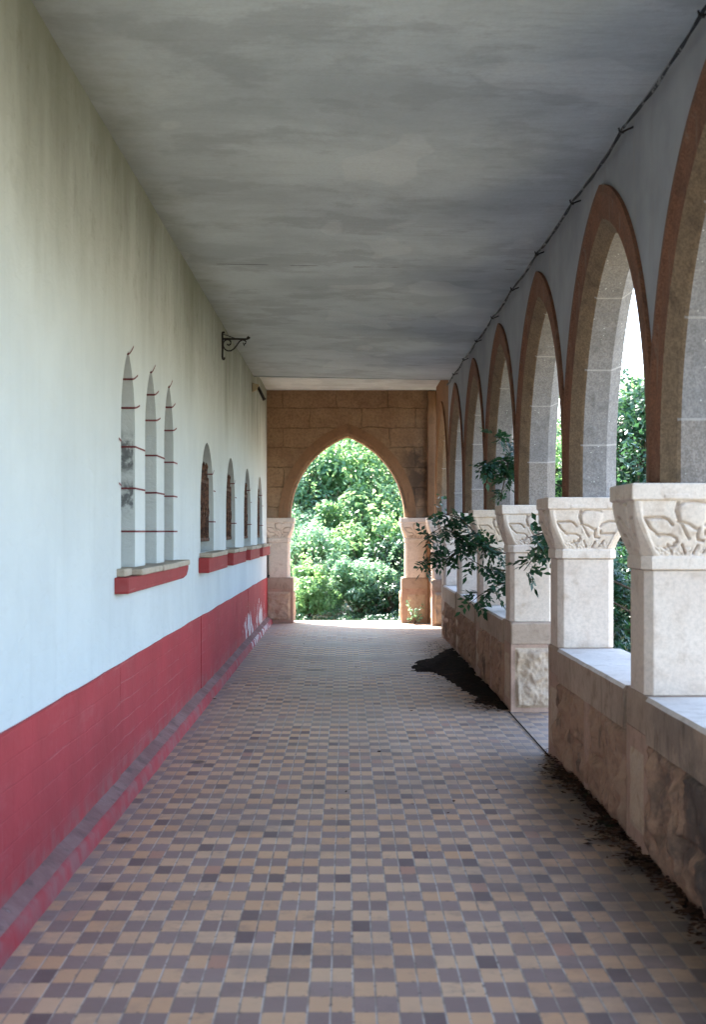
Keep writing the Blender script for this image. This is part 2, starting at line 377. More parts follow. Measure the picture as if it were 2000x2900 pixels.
    M['ground'] = t.done(col, 0.95, t.bump(t.noise(10, 5, 0.7), 0.8, 0.05), 0.1)
    t = NT('dark_soil')
    col = t.mix(t.val(t.noise(16, 5, 0.75), 0.4, 0.65), (0.010, 0.007, 0.006), (0.030, 0.018, 0.013))
    M['soil'] = t.done(col, 0.98, t.bump(t.noise(35, 5, 0.75), 1.0, 0.02), 0.03)
    t = NT('dead_leaf')
    M['dead'] = t.done(t.mix(t.val(t.noise(9, 3), 0.35, 0.65), (0.018, 0.010, 0.007), (0.075, 0.035, 0.02)), 0.9, None, 0.1)
    t = NT('moss')
    M['moss'] = t.done(t.mix(t.noise(25, 4), (0.02, 0.035, 0.02), (0.05, 0.075, 0.04)), 0.98, t.bump(t.noise(70, 4), 1.0, 0.01), 0.05)
    t = NT('bark'); col = t.mix(t.val(t.noise(9, 5, 0.7, t.scale((3, 3, 0.6))), 0.35, 0.65), (0.05, 0.038, 0.028), (0.13, 0.10, 0.075))
    M['bark'] = t.done(col, 0.95, t.bump(t.noise(25, 5, 0.7, t.scale((3, 3, 0.6))), 0.7, 0.02), 0.1)

def leaf_mat(name, c1, c2, c3, trans=0.35, tc=1.3, rough=0.38, spec=0.5):
    t = NT(name)
    at = t.n.new('ShaderNodeAttribute'); at.attribute_name = 'tint'
    col = t.ramp(at.outputs['Fac'], [(0.0, c1), (0.55, c2), (1.0, c3)])
    t.done(col, rough, None, spec)
    tr = t.n.new('ShaderNodeBsdfTranslucent')
    t.link(t.mix(0.5, col, (c3[0] * tc, c3[1] * tc, c3[2] * tc * 0.7)), tr.inputs['Color'])
    mx = t.n.new('ShaderNodeMixShader'); mx.inputs[0].default_value = trans
    t.link(t.p.outputs[0], mx.inputs[1]); t.link(tr.outputs[0], mx.inputs[2]); t.link(mx.outputs[0], t.out.inputs['Surface'])
    return t.mat

make_materials()
M['leaf_bright'] = leaf_mat('bright_leaf', (0.055, 0.155, 0.092), (0.115, 0.25, 0.13), (0.23, 0.34, 0.155), 0.55, 2.2, 0.3, 0.6)
M['leaf_blue'] = leaf_mat('bluish_leaf', (0.050, 0.15, 0.115), (0.11, 0.24, 0.17), (0.22, 0.33, 0.22), 0.5, 2.2, 0.26, 0.7)
M['leaf_dark'] = leaf_mat('dark_leaf', (0.008, 0.035, 0.020), (0.018, 0.065, 0.034), (0.045, 0.11, 0.045), 0.32, 1.6, 0.32)
M['leaf_branch'] = leaf_mat('deep_green_leaf', (0.010, 0.035, 0.018), (0.018, 0.060, 0.026), (0.035, 0.095, 0.035), 0.25, 1.3, 0.45, 0.35)  # own deep green of the overhanging branch leaves

# ------------------------------------------------------------------ world, sun, camera
SUN_EL, SUN_AZ = R(54.5), R(-36)       # azimuth measured from +Y toward +X
w = bpy.data.worlds.new('World'); scene.world = w; w.use_nodes = True
bg = w.node_tree.nodes['Background']
sky = w.node_tree.nodes.new('ShaderNodeTexSky'); sky.sky_type = 'NISHITA'; sky.sun_disc = False
sky.sun_elevation = SUN_EL; sky.sun_rotation = SUN_AZ % (2 * math.pi); sky.dust_density = 1.5; sky.air_density = 1.0
w.node_tree.links.new(sky.outputs[0], bg.inputs[0]); bg.inputs[1].default_value = 0.15
sd = Vector((math.sin(SUN_AZ) * math.cos(SUN_EL), math.cos(SUN_AZ) * math.cos(SUN_EL), math.sin(SUN_EL)))
sl = bpy.data.lights.new('sun', 'SUN'); sl.energy = 4.2; sl.angle = R(0.53); sl.color = (1.0, 0.95, 0.86)
so = bpy.data.objects.new('sun', sl); so.rotation_euler = sd.to_track_quat('Z', 'Y').to_euler(); so.location = (0, 20, 30); COL.objects.link(so)

cam = bpy.data.cameras.new('camera'); co = bpy.data.objects.new('camera', cam); COL.objects.link(co)
co.location = (0, 0, 1.6); co.rotation_euler = (R(90), 0, 0)
cam.sensor_fit = 'AUTO'; cam.sensor_width = 36; cam.lens = 3900 / 2900 * 36
cam.shift_x = 22 / 2900; cam.shift_y = 55 / 2900; cam.clip_end = 2000; cam.clip_start = 0.05
cam.dof.use_dof = True; cam.dof.focus_distance = 14.0; cam.dof.aperture_fstop = 4.0
scene.camera = co
scene.view_settings.view_transform = 'Standard'; scene.view_settings.look = 'None'
scene.view_settings.exposure = 3.25; scene.view_settings.gamma = 1.0
scene.cycles.max_bounces = 10; scene.cycles.diffuse_bounces = 7; scene.cycles.use_denoising = True
scene.cycles.sample_clamp_indirect = 8.0

# ------------------------------------------------------------------ ground and floor
g = MB(); g.quad((-900, -900, -0.12), (900, -900, -0.12), (900, 900, -0.12), (-900, 900, -0.12))
tag(g.build('ground', M['ground']), kind='structure')
f = MB()
f.grid(lambda u, v: (-1.40 + u * 3.42, -4 + v * 28.75, 0.006 * fbm((u * 3, v * 25, 0), 0.6, 3)), 8, 60)
f.quad((-1.40, 24.75, 0), (-1.40, 24.75, -0.12), (2.02, 24.75, -0.12), (2.02, 24.75, 0))
f.quad((2.02, -4, -0.12), (2.02, -4, 0), (2.02, 24.75, 0), (2.02, 24.75, -0.12))
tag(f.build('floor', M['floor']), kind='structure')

# ------------------------------------------------------------------ ceiling
c = MB()
YSTEP = 20.45
def cz(u): return ZC_L + (ZC_R - ZC_L) * u
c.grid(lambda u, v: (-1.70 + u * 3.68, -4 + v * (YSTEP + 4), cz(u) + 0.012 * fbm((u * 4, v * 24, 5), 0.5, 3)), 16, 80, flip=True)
c.quad((-1.70, YSTEP, 3.90), (1.98, YSTEP, 3.84), (1.98, YSTEP, 4.06), (-1.70, YSTEP, 4.06))
c.quad((-1.70, YSTEP, 4.06), (1.98, YSTEP, 4.06), (1.98, 24.5, 4.06), (-1.70, 24.5, 4.06))
c.box(-1.7, 1.98, -4, 24.5, 4.30, 4.45)
c.quad((1.98, -4, 3.83), (1.98, 24.5, 3.83), (1.98, 24.5, 4.30), (1.98, -4, 4.30))
c.quad((-1.7, -4, 3.9), (1.98, -4, 3.83), (1.98, -4, 4.30), (-1.7, -4, 4.30))
c.quad((-1.7, 24.5, 4.06), (1.98, 24.5, 4.06), (1.98, 24.5, 4.30), (-1.7, 24.5, 4.30))
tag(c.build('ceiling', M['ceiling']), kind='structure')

# ------------------------------------------------------------------ building on the left
def pointed(a, rise):
    """half width a, rise -> function of |y| giving height above springing"""
    cc = (rise * rise - a * a) / (2 * a); RR = a + cc
    return lambda y: math.sqrt(max(0.0, RR * RR - (abs(y) + cc) ** 2))

bld = tag(empty('cloister_building', (XL, 12, 0)), 'long white plastered building side with red painted base and arched windows', 'building')
def wb(mb, name, mats, parent=bld, **k):   # world-space mesh under the building
    mb.v = [(x - XL, y - 12, z) for x, y, z in mb.v]
    return mb.build(name, mats, parent, **k)

WINS = []
for y0, y1 in ((8.40, 8.96), (9.41, 9.98), (10.40, 10.96)): WINS.append((y0, y1, 1.366, 2.27, 0.47, 'lancet'))
for y0 in (13.0, 15.8, 18.6, 21.4): WINS.append((y0, y0 + 1.30, 1.402, 1.80, 0.68, 'arch'))
DEP = 0.32
mb = MB()
ys = [-4.0]
def wallstrip(ya, yb):
    n = max(1, int((yb - ya) / 0.4))
    mb.grid(lambda u, v: (XL, ya + u * (yb - ya), v * 4.1), n, 10, flip=False)
cur = -4.0
for (y0, y1, zs, zsp, rise, kind) in WINS:
    wallstrip(cur, y0)
    a = (y1 - y0) / 2; ym = (y0 + y1) / 2; fn = pointed(a, rise)
    N = 24
    yy = [ym - a * math.cos(math.pi * i / N) for i in range(N + 1)]
    zz = [zsp + fn(y - ym) for y in yy]
    for i in range(N):
        mb.quad((XL, yy[i], zz[i]), (XL, yy[i + 1], zz[i + 1]), (XL, yy[i + 1], 4.1), (XL, yy[i], 4.1))
        mb.quad((XL, yy[i], zz[i]), (XL - DEP, yy[i], zz[i]), (XL - DEP, yy[i + 1], zz[i + 1]), (XL, yy[i + 1], zz[i + 1]), smooth=True)
    mb.quad((XL, y0, 0), (XL, y1, 0), (XL, y1, zs), (XL, y0, zs))
    mb.quad((XL, y0, zs), (XL, y1, zs), (XL - DEP, y1, zs), (XL - DEP, y0, zs))
    mb.quad((XL, y0, zs), (XL - DEP, y0, zs), (XL - DEP, y0, zsp), (XL, y0, zsp))
    mb.quad((XL, y1, zs), (XL, y1, zsp), (XL - DEP, y1, zsp), (XL - DEP, y1, zs))
    cur = y1
wallstrip(cur, 24.5)
# outer shell of the building (ends, back, roof)
mb.quad((XL, 24.5, 0), (-8, 24.5, 0), (-8, 24.5, 4.1), (XL, 24.5, 4.1))
mb.quad((XL, -4, 0), (XL, -4, 4.1), (-8, -4, 4.1), (-8, -4, 0))
mb.quad((-8, -4, 0), (-8, -4, 4.1), (-8, 24.5, 4.1), (-8, 24.5, 0))
wb(mb, 'wall', M['plaster'])
rf = MB(); rf.box(-8.2, -1.72, -4.2, 24.7, 4.1, 4.5); wb(rf, 'roof', M['ground'])

# dado of red paint, in lengths with a small step at each joint
dd = MB()
for ya, yb, pr in ((-4, 3.1, 0.008), (3.1, 8.3, 0.014), (8.3, 13.0, 0.007), (13.0, 17.2, 0.012), (17.2, 19.3, 0.007), (19.3, 24.0, 0.011)):
    n = max(2, int((yb - ya) / 0.25))
    def fn(u, v, ya=ya, yb=yb, pr=pr):
        y = ya + u * (yb - ya)
        return (XL + pr + 0.004 * fbm((0, y, v * 0.7), 2.5, 3), y, 0.10 + v * (0.70 + 0.007 * fbm((3, y, 0), 1.1, 5)))
    ids = dd.grid(fn, n, 8)
    dd.quad((XL, ya, 0.1), fn(0, 0), fn(0, 1), (XL, ya, 0.80)); dd.quad(fn(1, 0), (XL, yb, 0.1), (XL, yb, 0.80), fn(1, 1))
    for i in range(n):
        p, q = fn(i / n, 1), fn((i + 1) / n, 1)
        dd.quad(p, q, (XL, q[1], q[2]), (XL, p[1], p[2]))
wb(dd, 'dado', M['red'])
# kerb: dusty top, red painted face
kb = MB(); n = 110
def kp(y, k):
    e = 0.006 * fbm((7, y, 0), 1.6, 3); h = 0.082 + 0.006 * fbm((9, y, 0), 1.8, 3)
    return [(XL - 0.02, y, h + 0.055), (-1.292 + e, y, h + .002), (-1.274 + e, y, h - 0.012), (-1.262 + e, y, -0.01)][k]
for i in range(n):
    ya, yb = -4 + 28 * i / n, -4 + 28 * (i + 1) / n
    for k, m in ((0, 0), (1, 1), (2, 1)):
        kb.quad(kp(ya, k), kp(ya, k + 1), kp(yb, k + 1), kp(yb, k), m, True)
kb.quad(*[kp(24.0, k) for k in (0, 1, 2, 3)], 1)
wb(kb, 'kerb', [M['kerb'], M['red']], fix=True)

LINES_L = (1.60, 1.88, 2.15)
def window(y0, y1, zs, zsp, rise, kind):
    o = tag(empty('window', (0, (y0 + y1) / 2 - 12, zs), parent=bld))
    if kind == 'lancet': o['label'] = 'tall narrow lancet recess with thin red joint lines'
    else: o['label'] = 'wide arched window with iron grille and red sill'
    oy = (y0 + y1) / 2
    def loc(mb): mb.v = [(x - XL, y - oy, z - zs) for x, y, z in mb.v]; return mb
    a = (y1 - y0) / 2; fn = pointed(a, rise); N = 20
    # pane
    p = MB(); pts = [(XL - DEP + 0.01, y0, zs)] + [(XL - DEP + 0.01, y1, zs)] + [(XL - DEP + 0.01, oy + a * math.cos(math.pi * i / N), zsp + fn(a * math.cos(math.pi * i / N))) for i in range(N + 1)]
    p.face([p.vert(q) for q in pts]); loc(p).build('pane', M['glass'], o)
    fr = MB(); X0, X1 = XL - DEP + 0.011, XL - DEP + 0.05
    fr.box(X0, X1, y0, y0 + 0.05, zs, zsp); fr.box(X0, X1, y1 - 0.05, y1, zs, zsp); fr.box(X0, X1, y0 + 0.05, y1 - 0.05, zs, zs + 0.05)
    fr.box(X0, X1, oy - 0.02, oy + 0.02, zs + 0.05, zsp + rise * 0.9); fr.box(X0, X1, y0 + 0.05, oy - 0.02, zsp - 0.02, zsp + 0.02); fr.box(X0, X1, oy + 0.02, y1 - 0.05, zsp - 0.02, zsp + 0.02)
    loc(fr).build('frame', M['frame'], o)
    # red joint lines: each one painted across the far jamb, round the arris and out onto the wall
    def ribbon(pts, hw=0.0062):
        mb = MB(); ids = [(mb.vert((p[0], p[1], p[2] - hw)), mb.vert((p[0], p[1], p[2] + hw))) for p in pts]
        for a_, b_ in zip(ids, ids[1:]): mb.face((a_[0], b_[0], b_[1], a_[1]))
        loc(mb).build('joint_line', M['red_line'], o)
    def jline(z, out, rise_=0.0):
        e = 0.003
        pts = [(XL - DEP + 0.06, y1 - e, z), (XL - 0.1, y1 - e, z), (XL + e, y1 - e, z)]
        pts += [(XL + e, y1 + out * q / 4, z + rise_ * (q / 4) ** 1.25) for q in range(1, 5)]
        ribbon(pts)
    def aline(fy, out, rise_):
        y = fy * a; z = zsp + fn(y); yw = oy + y - 0.004; z -= 0.012
        ribbon([(XL - DEP + 0.06, yw, z), (XL + 0.003, yw, z)] + [(XL + 0.003, yw + out * q / 4, z + rise_ * (q / 4) ** 1.25) for q in range(1, 5)])
    if kind == 'lancet':
        gap = 0.44 if y1 < 10.5 else 0.24
        for z in LINES_L: jline(z, gap, 0.0)
        aline(0.93, 0.22, 0.035); aline(0.62, 0.22, 0.05); aline(0.05, 0.20, 0.075)
        if y0 < 9:
            for z in LINES_L[1:]: ribbon([(XL + .003, y0 - 0.10, z + .012), (XL + .003, y0, z)])
    else:
        for z in (1.70, 2.02): jline(z, 0.20, 0.0)
        aline(0.80, 0.18, 0.05)
    if kind == 'arch':
        gr = MB(); xg = XL - 0.05
        for k in range(9):
            y = y0 + 0.09 + k * (y1 - y0 - 0.18) / 8
            top = 2.18 + 0.05 * (k % 2)
            gr.tube([(xg, y, 1.50), (xg, y, top)], 0.011, 6)
            gr.tube([(xg, y, top), (xg, y, top + 0.03), (xg, y, top + 0.07)], [0.011, 0.02, 0.003], 6)
        for z in (1.52, 1.80, 2.10): gr.box(xg - 0.008, xg + 0.008, y0, y1, z - 0.016, z + 0.016)
        for k in range(5):
            y = y0 + 0.16 + k * 0.24
            gr.tube([(xg + 0.012, y + 0.05 * math.cos(q * 0.6), 1.80 + 0.05 * math.sin(q * 0.6)) for q in range(11)], 0.007, 5)
        loc(gr).build('grille', M['rust'], o)
    # sills
    if kind == 'arch':
        s = MB(); xs = XL + 0.10
        s.box(XL - 0.01, xs, y0 - 0.16, y1 + 0.52, 1.212, 1.352); sb = loc(s).build('sill', M['red_sill'], o, bevel=0.008)
        t = MB(); yy = [y0 - 0.10, y0 + 0.55 + random.uniform(-.1, .1), y0 + 1.18 + random.uniform(-.08, .08), y1 + 0.46]
        for q in range(3):
            t.box(XL - 0.12, xs + 0.022 + random.uniform(-.012, .01), yy[q] + 0.006, yy[q + 1] - 0.006, 1.354, 1.400 + random.uniform(-.004, .004))
        t.v = [(x - XL, y - oy, z - zs) for x, y, z in t.v]; t.build('sill_slab', M['sill_stone'], sb, bevel=0.008)
for wd in WINS: window(*wd)
# the long shared sill of the three lancets, far end rounded
s = MB(); xs = XL + 0.085
prof = [(8.16, 1.228), (10.95, 1.228), (11.16, 1.245), (11.26, 1.285), (11.29, 1.325), (8.16, 1.325)]
s.loft([[(XL - 0.01, y, z) for y, z in prof], [(xs, y, z) for y, z in prof]])
so_ = wb(s, 'lancet_sill', M['red_sill'], fix=True, bevel=0.008)
t = MB()
for ya, yb, e in ((8.24, 8.52, -0.035), (8.53, 9.46, 0.03), (9.52, 10.33, 0.035), (10.39, 11.22, 0.02)):
    t.box(XL - 0.1, xs + e, ya, yb, 1.327, 1.376 + random.uniform(-.008, .006))
ts = wb(t, 'sill_slab', M['sill_stone'], bevel=0.010); ts.parent = so_

# ------------------------------------------------------------------ carved columns
def chsq(h, ch, z, hy=None):
    hy = hy or h
    return [(h - ch, -hy, z), (h, -hy + ch, z), (h, hy - ch, z), (h - ch, hy, z), (-h + ch, hy, z), (-h, hy - ch, z), (-h, -hy + ch, z), (-h + ch, -hy, z)]

def seg_d(p, a, b):
    ax, ay = a; bx, by = b; px, py = p
    dx, dy = bx - ax, by - ay; L = dx * dx + dy * dy
    t = max(0, min(1, ((px - ax) * dx + (py - ay) * dy) / L)) if L else 0
    return math.hypot(px - ax - t * dx, py - ay - t * dy)

GROOVES = [  # incised lines on one capital face, in (u in -1..1, v in 0..1)
    [(-0.86, .68), (-0.50, .69), (-0.40, .65), (-0.33, .56)], [(-0.86, .68), (-0.80, .50), (-0.66, .36)],
    [(-0.72, .385), (-0.38, .37), (-0.26, .32), (-0.24, .25), (-0.34, .22)],
    [(-0.20, .96), (-0.24, .80), (-0.17, .62), (-0.05, .42), (0.05, .31)], [(-0.20, .90), (-0.08, .975), (0.10, .985), (0.34, .94)],
    [(-0.20, .62), (0.02, .57), (0.22, .46)], [(0.24, .50), (0.22, .40), (0.27, .29), (0.42, .27)],
    [(0.42, .38), (0.86, .39)], [(0.42, .38), (0.40, .46)], [(0.55, .69), (0.86, .69)], [(0.55, .69), (0.40, .63), (0.36, .56)],
    [(-0.5, .2), (-0.42, .06)], [(-0.12, .2), (-0.02, .05)], [(0.30, .18), (0.22, .05)], [(0.6, .2), (0.52, .06)], [(-0.62, .14), (-0.3, .19)],
]
def carve(u, v):
    h = 0.0
    for g_ in GROOVES:
        d = min(seg_d((u * 0.235, v * 0.271), (a[0] * 0.235, a[1] * 0.271), (b[0] * 0.235, b[1] * 0.271)) for a, b in zip(g_, g_[1:]))
        h = min(h, -0.022 * math.exp(-(d / 0.0058) ** 2))
    if -0.2 < u < 0.42 and v > 0.35:      # raised tongue
        h += 0.008 * sstep(-0.2, -0.14, u) * sstep(0.42, 0.3, u) * sstep(0.35, 0.45, v)
    if v < 0.22: h += 0.010 * (fbm((u * 9, v * 14, 2), 1.6, 3)) * sstep(0.24, 0.1, v)
    edge = sstep(1.0, 0.90, abs(u)) * sstep(0, 0.03, v) * sstep(1, 0.97, v)
    border = 0.007 * sstep(0.86, 0.92, abs(u))
    return (h + border) * edge

def rockface(mb, P, U, V, Nn, w_, h_, margin, amp, seed, m_in=0, m_out=1, nu=56, nv=60):
    P, U, V, Nn = map(Vector, (P, U, V, Nn))
    def fn(u, v):
        x, z = u * w_, v * h_
        e = min(x, w_ - x, z, h_ - z)
        k = sstep(margin, margin + 0.035, e)
        r = mnoise.ridged_multi_fractal(Vector((x * 4.5 + seed, z * 4.5, seed * 1.7)), 0.9, 2.1, 4, 1.0, 2.0)
        d = k * (amp * 0.30 + amp * 0.40 * r + amp * 0.65 * fbm((x + seed, z, seed), 8, 6))
        return P + U * x + V * z + Nn * d
    mb.grid(fn, nu, nv, lambda u, v: m_in if min((u + .5 / nu) * w_, w_ - (u + .5 / nu) * w_, (v + .5 / nv) * h_, h_ - (v + .5 / nv) * h_) > margin else m_out, True)

def make_column():
    o = empty('carved_column')
    hx, hy = 0.195, 0.258
    # pedestal: rock faced along the arcade, smooth sides
    p = MB()
    rockface(p, (-hx, -hy, 0), (1, 0, 0), (0, 0, 1), (0, -1, 0), 2 * hx, 0.60, 0.035, 0.050, 3.1)
    rockface(p, (hx, hy, 0), (-1, 0, 0), (0, 0, 1), (0, 1, 0), 2 * hx, 0.60, 0.035, 0.030, 8.4)
    rockface(p, (-hx, hy, 0), (0, -1, 0), (0, 0, 1), (-1, 0, 0), 2 * hy, 0.60, 0.10, 0.012, 5.2)
    rockface(p, (hx, -hy, 0), (0, 1, 0), (0, 0, 1), (1, 0, 0), 2 * hy, 0.60, 0.05, 0.025, 6.6)
    p.build('pedestal', [M['pedestal'], M['margin']], o)
    q = MB(); q.loft([chsq(hx + .003, .012, 0.601, hy + .003), chsq(hx + .003, .012, 0.775, hy + .003), chsq(hx - .005, .02, 0.795, hy - .012)])
    q.build('plinth', M['sill'], o, bevel=0.006)
    s = MB(); s.loft([chsq(0.195, 0.04, 0.796), chsq(0.195, 0.04, 1.408)]); s.build('shaft', M['shaft'], o, bevel=0.005)
    cp = MB()
    cp.loft([chsq(0.200, 0.042, 1.410), chsq(0.210, 0.045, 1.417), chsq(0.210, 0.045, 1.468), chsq(0.203, 0.044, 1.480)], 0, True, (True, False))
    nu, nv = 84, 60
    half = lambda v: 0.203 + 0.063 * math.sin(v * math.pi / 2) ** 1.15
    chf = lambda v: 0.044 * (1 - v) ** 1.6 + 0.004
    edges = []; cav = []
    for k in range(4):
        ca, sa = math.cos(k * math.pi / 2), math.sin(k * math.pi / 2)
        def fn(u, v):
            uu = u * 2 - 1; H = half(v); x = uu * (H - chf(v)); cv = carve(uu, v); y = -(H + cv); cav.append(min(1.0, max(0.0, -cv / 0.02)))
            return (x * ca - y * sa, x * sa + y * ca, 1.480 + v * 0.271)
        ids = cp.grid(fn, nu, nv, 0, True); edges.append(([r[0] for r in ids], [r[-1] for r in ids]))
    for k in range(4):
        a, b = edges[k][1], edges[(k + 1) % 4][0]
        for j in range(nv): cp.face((a[j], b[j], b[j + 1], a[j + 1]), 0, False)
    cap = cp.build('capital', M['cap_carved'], o)
    base_n = len(cap.data.vertices) - len(cav)
    at_ = cap.data.attributes.new('groove_tone', 'FLOAT', 'POINT'); at_.data.foreach_set('value', [0.0] * base_n + cav)
    ab = MB(); ab.loft([chsq(0.270, 0.006, 1.749), chsq(0.280, 0.006, 1.757), chsq(0.280, 0.006, 1.826), chsq(0.274, 0.006, 1.834)])
    for k in range(4):   # the short incised steps on the slab edge
        ca, sa = math.cos(k * math.pi / 2), math.sin(k * math.pi / 2)
        for xa, xb in ((-0.12, 0.0), (0.13, 0.24)):
            pts = [(xa, 0.7), (xb, 0.7)]
            b0 = [(xa, -0.2835, 1.759), (xb, -0.2835, 1.759), (xb, -0.2835, 1.781), (xa, -0.2835, 1.781)]
            b1 = [(x, -0.278, z) for x, y, z in b0]
            rr = lambda P: [(x * ca - y * sa, x * sa + y * ca, z) for x, y, z in P]
            ab.loft([rr(b1), rr(b0)])
    ab.build('abacus', M['cap'], cap, bevel=0.004)
    return o

COLLAB = {
    -1: 'carved column under the near foot of the closest arch, beyond the frame edge',
    0: 'largest pale column, its broad carved capital cut off by the frame edge',
    1: 'pale column at the near side of the gap in the parapet, second largest',
    2: 'column whose whole rough rock-faced pedestal shows beyond the parapet gap',
    3: 'grey shaded column with dark leafy branches across its shaft',
    4: 'slim pale column just beyond the leaf covered one, third before the stone porch',
    5: 'column at the far end of the last parapet, hanging leaves in front of its capital',
    6: 'free column on a tall pale base at the porch corner beyond the parapet',
}
proto = make_column()
cols = {}
first = True
for i, y in enumerate(COLY):
    k = i - 2
    if k < -1: continue
    o = proto if first else copy_tree(proto); first = False
    o.location = (PX, y, 0)
    if k % 2: o.rotation_euler = (0, 0, math.pi)
    else: o.rotation_euler = (0, 0, 0)
    # the smooth side must face the walk: mirror-free half turn is fine for the capital only
    o.rotation_euler = (0, 0, 0)
    tag(o, COLLAB[k], 'column', 'carved columns of the arcade'); cols[k] = o
for x, lab in ((-1.168, 'column carrying the end arch beside the white wall and red base'), (1.242, 'column carrying the end arch, a small weed growing at its foot')):
    o = copy_tree(proto); o.location = (x, YEND + 0.20, 0); o.rotation_euler = (0, 0, math.pi / 2 if x > 0 else -math.pi / 2)
    tag(o, lab, 'column', 'carved columns of the arcade')

# ------------------------------------------------------------------ arcade wall with its arches
arc = tag(empty('arcade_wall', (XW, 12, 0)), 'row of tall pointed red brown arches with grey plaster between them', 'arcade')
def wa(mb, name, mats, parent=arc, **k):
    mb.v = [(x - XW, y - 12, z) for x, y, z in mb.v]
    return mb.build(name, mats, parent, **k)
ZS, AI, CC, RI, TB = 1.98, 1.14, 0.314, 1.454, 0.285
def outer_z(y): return ZS + math.sqrt(max(0, (RI + TB) ** 2 - (abs(y) + CC) ** 2))

def spandrel(mb, yc, ztop=4.08):
    N = 40; H = BAY / 2
    yy = [-H + BAY * i / N for i in range(N + 1)]
    for a, b in zip(yy, yy[1:]):
        za, zb = outer_z(a) - 0.03, outer_z(b) - 0.03
        mb.quad((XW, yc + b, zb), (XW, yc + a, za), (XW, yc + a, ztop), (XW, yc + b, ztop))
        mb.quad((XWB, yc + a, za), (XWB, yc + b, zb), (XWB, yc + b, ztop), (XWB, yc + a, ztop))

JOINTS = (0.34, 0.85, 1.40, 2.0)     # arc lengths of mortar joints up each leg
def arch_mesh(yc, seed):
    rnd = random.Random(seed); mb = MB()
    straight = ZS - (CAPZ + 0.002); amax = math.acos(CC / RI); L = straight + RI * amax
    js = [j + rnd.uniform(-.06, .06) for j in JOINTS]
    ss = sorted(set([L * i / 44 for i in range(45)] + [q for j in js if j < L - .1 for q in (j - .006, j + .006)]))
    def leg(s, sgn):
        if s <= straight: base = Vector((AI, CAPZ + 0.002 + s)); n = Vector((1, 0))
        else:
            th = (s - straight) / RI
            n = Vector((math.cos(th), math.sin(th))); base = Vector((-CC + RI * n.x, ZS + RI * n.y))
        out = []
        prof = [(TB, XW + .02), (TB, XW - .022), (TB - .045, XW - .024), (TB - .062, XW - .006), (.10, XW - .006), (.085, XW - .004), (0.012, XW + .062), (0, XW + .078), (0, XWB - .075), (.075, XWB + .006), (TB, XWB + .006), (TB, XWB - .02)]
        for t_, x in prof:
            p = base + n * t_
            yv = max(0.0 if s > straight else 0, p.x)
            if p.x < 0: p = Vector((0, p.y))
            y = min(p.x, BAY / 2)
            out.append((x, yc + sgn * y, p.y))
        return out
    # extend outer rows at the apex so both legs meet in the middle plane
    def apex(sgn):
        out = []
        for (t_, x) in [(TB, XW + .02), (TB, XW - .022), (TB - .045, XW - .024), (TB - .062, XW - .006), (.10, XW - .006), (.085, XW - .004), (0.012, XW + .062), (0, XW + .078), (0, XWB - .075), (.075, XWB + .006), (TB, XWB + .006), (TB, XWB - .02)]:
            out.append((x, yc, ZS + math.sqrt((RI + t_) ** 2 - CC ** 2)))
        return out
    for sgn in (-1, 1):
        rows = [leg(s, sgn) for s in ss[:-1]] + [apex(sgn)]
        ids = [[mb.vert(p) for p in r] for r in rows]
        for i in range(len(rows) - 1):
            sm = (ss[i] + ss[min(i + 1, len(ss) - 1)]) / 2
            joint = any(abs(sm - j) < .0065 for j in js)
            block = sum(1 for j in js if sm > j)
            for k in range(len(rows[0]) - 1):
                if k <= 4: m = 0
                elif k in (5, 6): m = 1
                else: m = 3 if block == 0 and seed % 2 == 0 else 2
                if joint and k >= 6: m = 4
                q = (ids[i][k], ids[i][k + 1], ids[i + 1][k + 1], ids[i + 1][k])
                mb.face(q if sgn > 0 else q[::-1], m, k in (2, 3))
        # foot
        r = ids[0]; mb.face(r if sgn < 0 else r[::-1], 2)
    return mb

for i in range(1, len(COLY) - 1):
    k = i - 2; yc = (COLY[i] + COLY[i + 1]) / 2
    stone_bay = (k == 5)
    mb = MB(); spandrel(mb, yc)
    if stone_bay: mb.quad((XW, COLY[i], 2.0), (XWB, COLY[i], 2.0), (XWB, COLY[i], 4.08), (XW, COLY[i], 4.08))
    wa(mb, 'wall', M['sandstone'] if stone_bay else M['spandrel'])
    am = arch_mesh(yc, k + 5)
    mats = [M['band'], M['chamfer'], M['reveal'], M['reveal_tan'], M['mortar']]
    if stone_bay: mats = [M['sandstone'], M['chamfer'], M['chamfer'], M['reveal_tan'], M['mortar']]
    wa(am, 'arch', mats)
# the wall behind the camera is closed off above the parapet level by one more plain bay
mb = MB(); spandrel(mb, (COLY[0] + COLY[1]) / 2); wa(mb, 'wall', M['spandrel'])

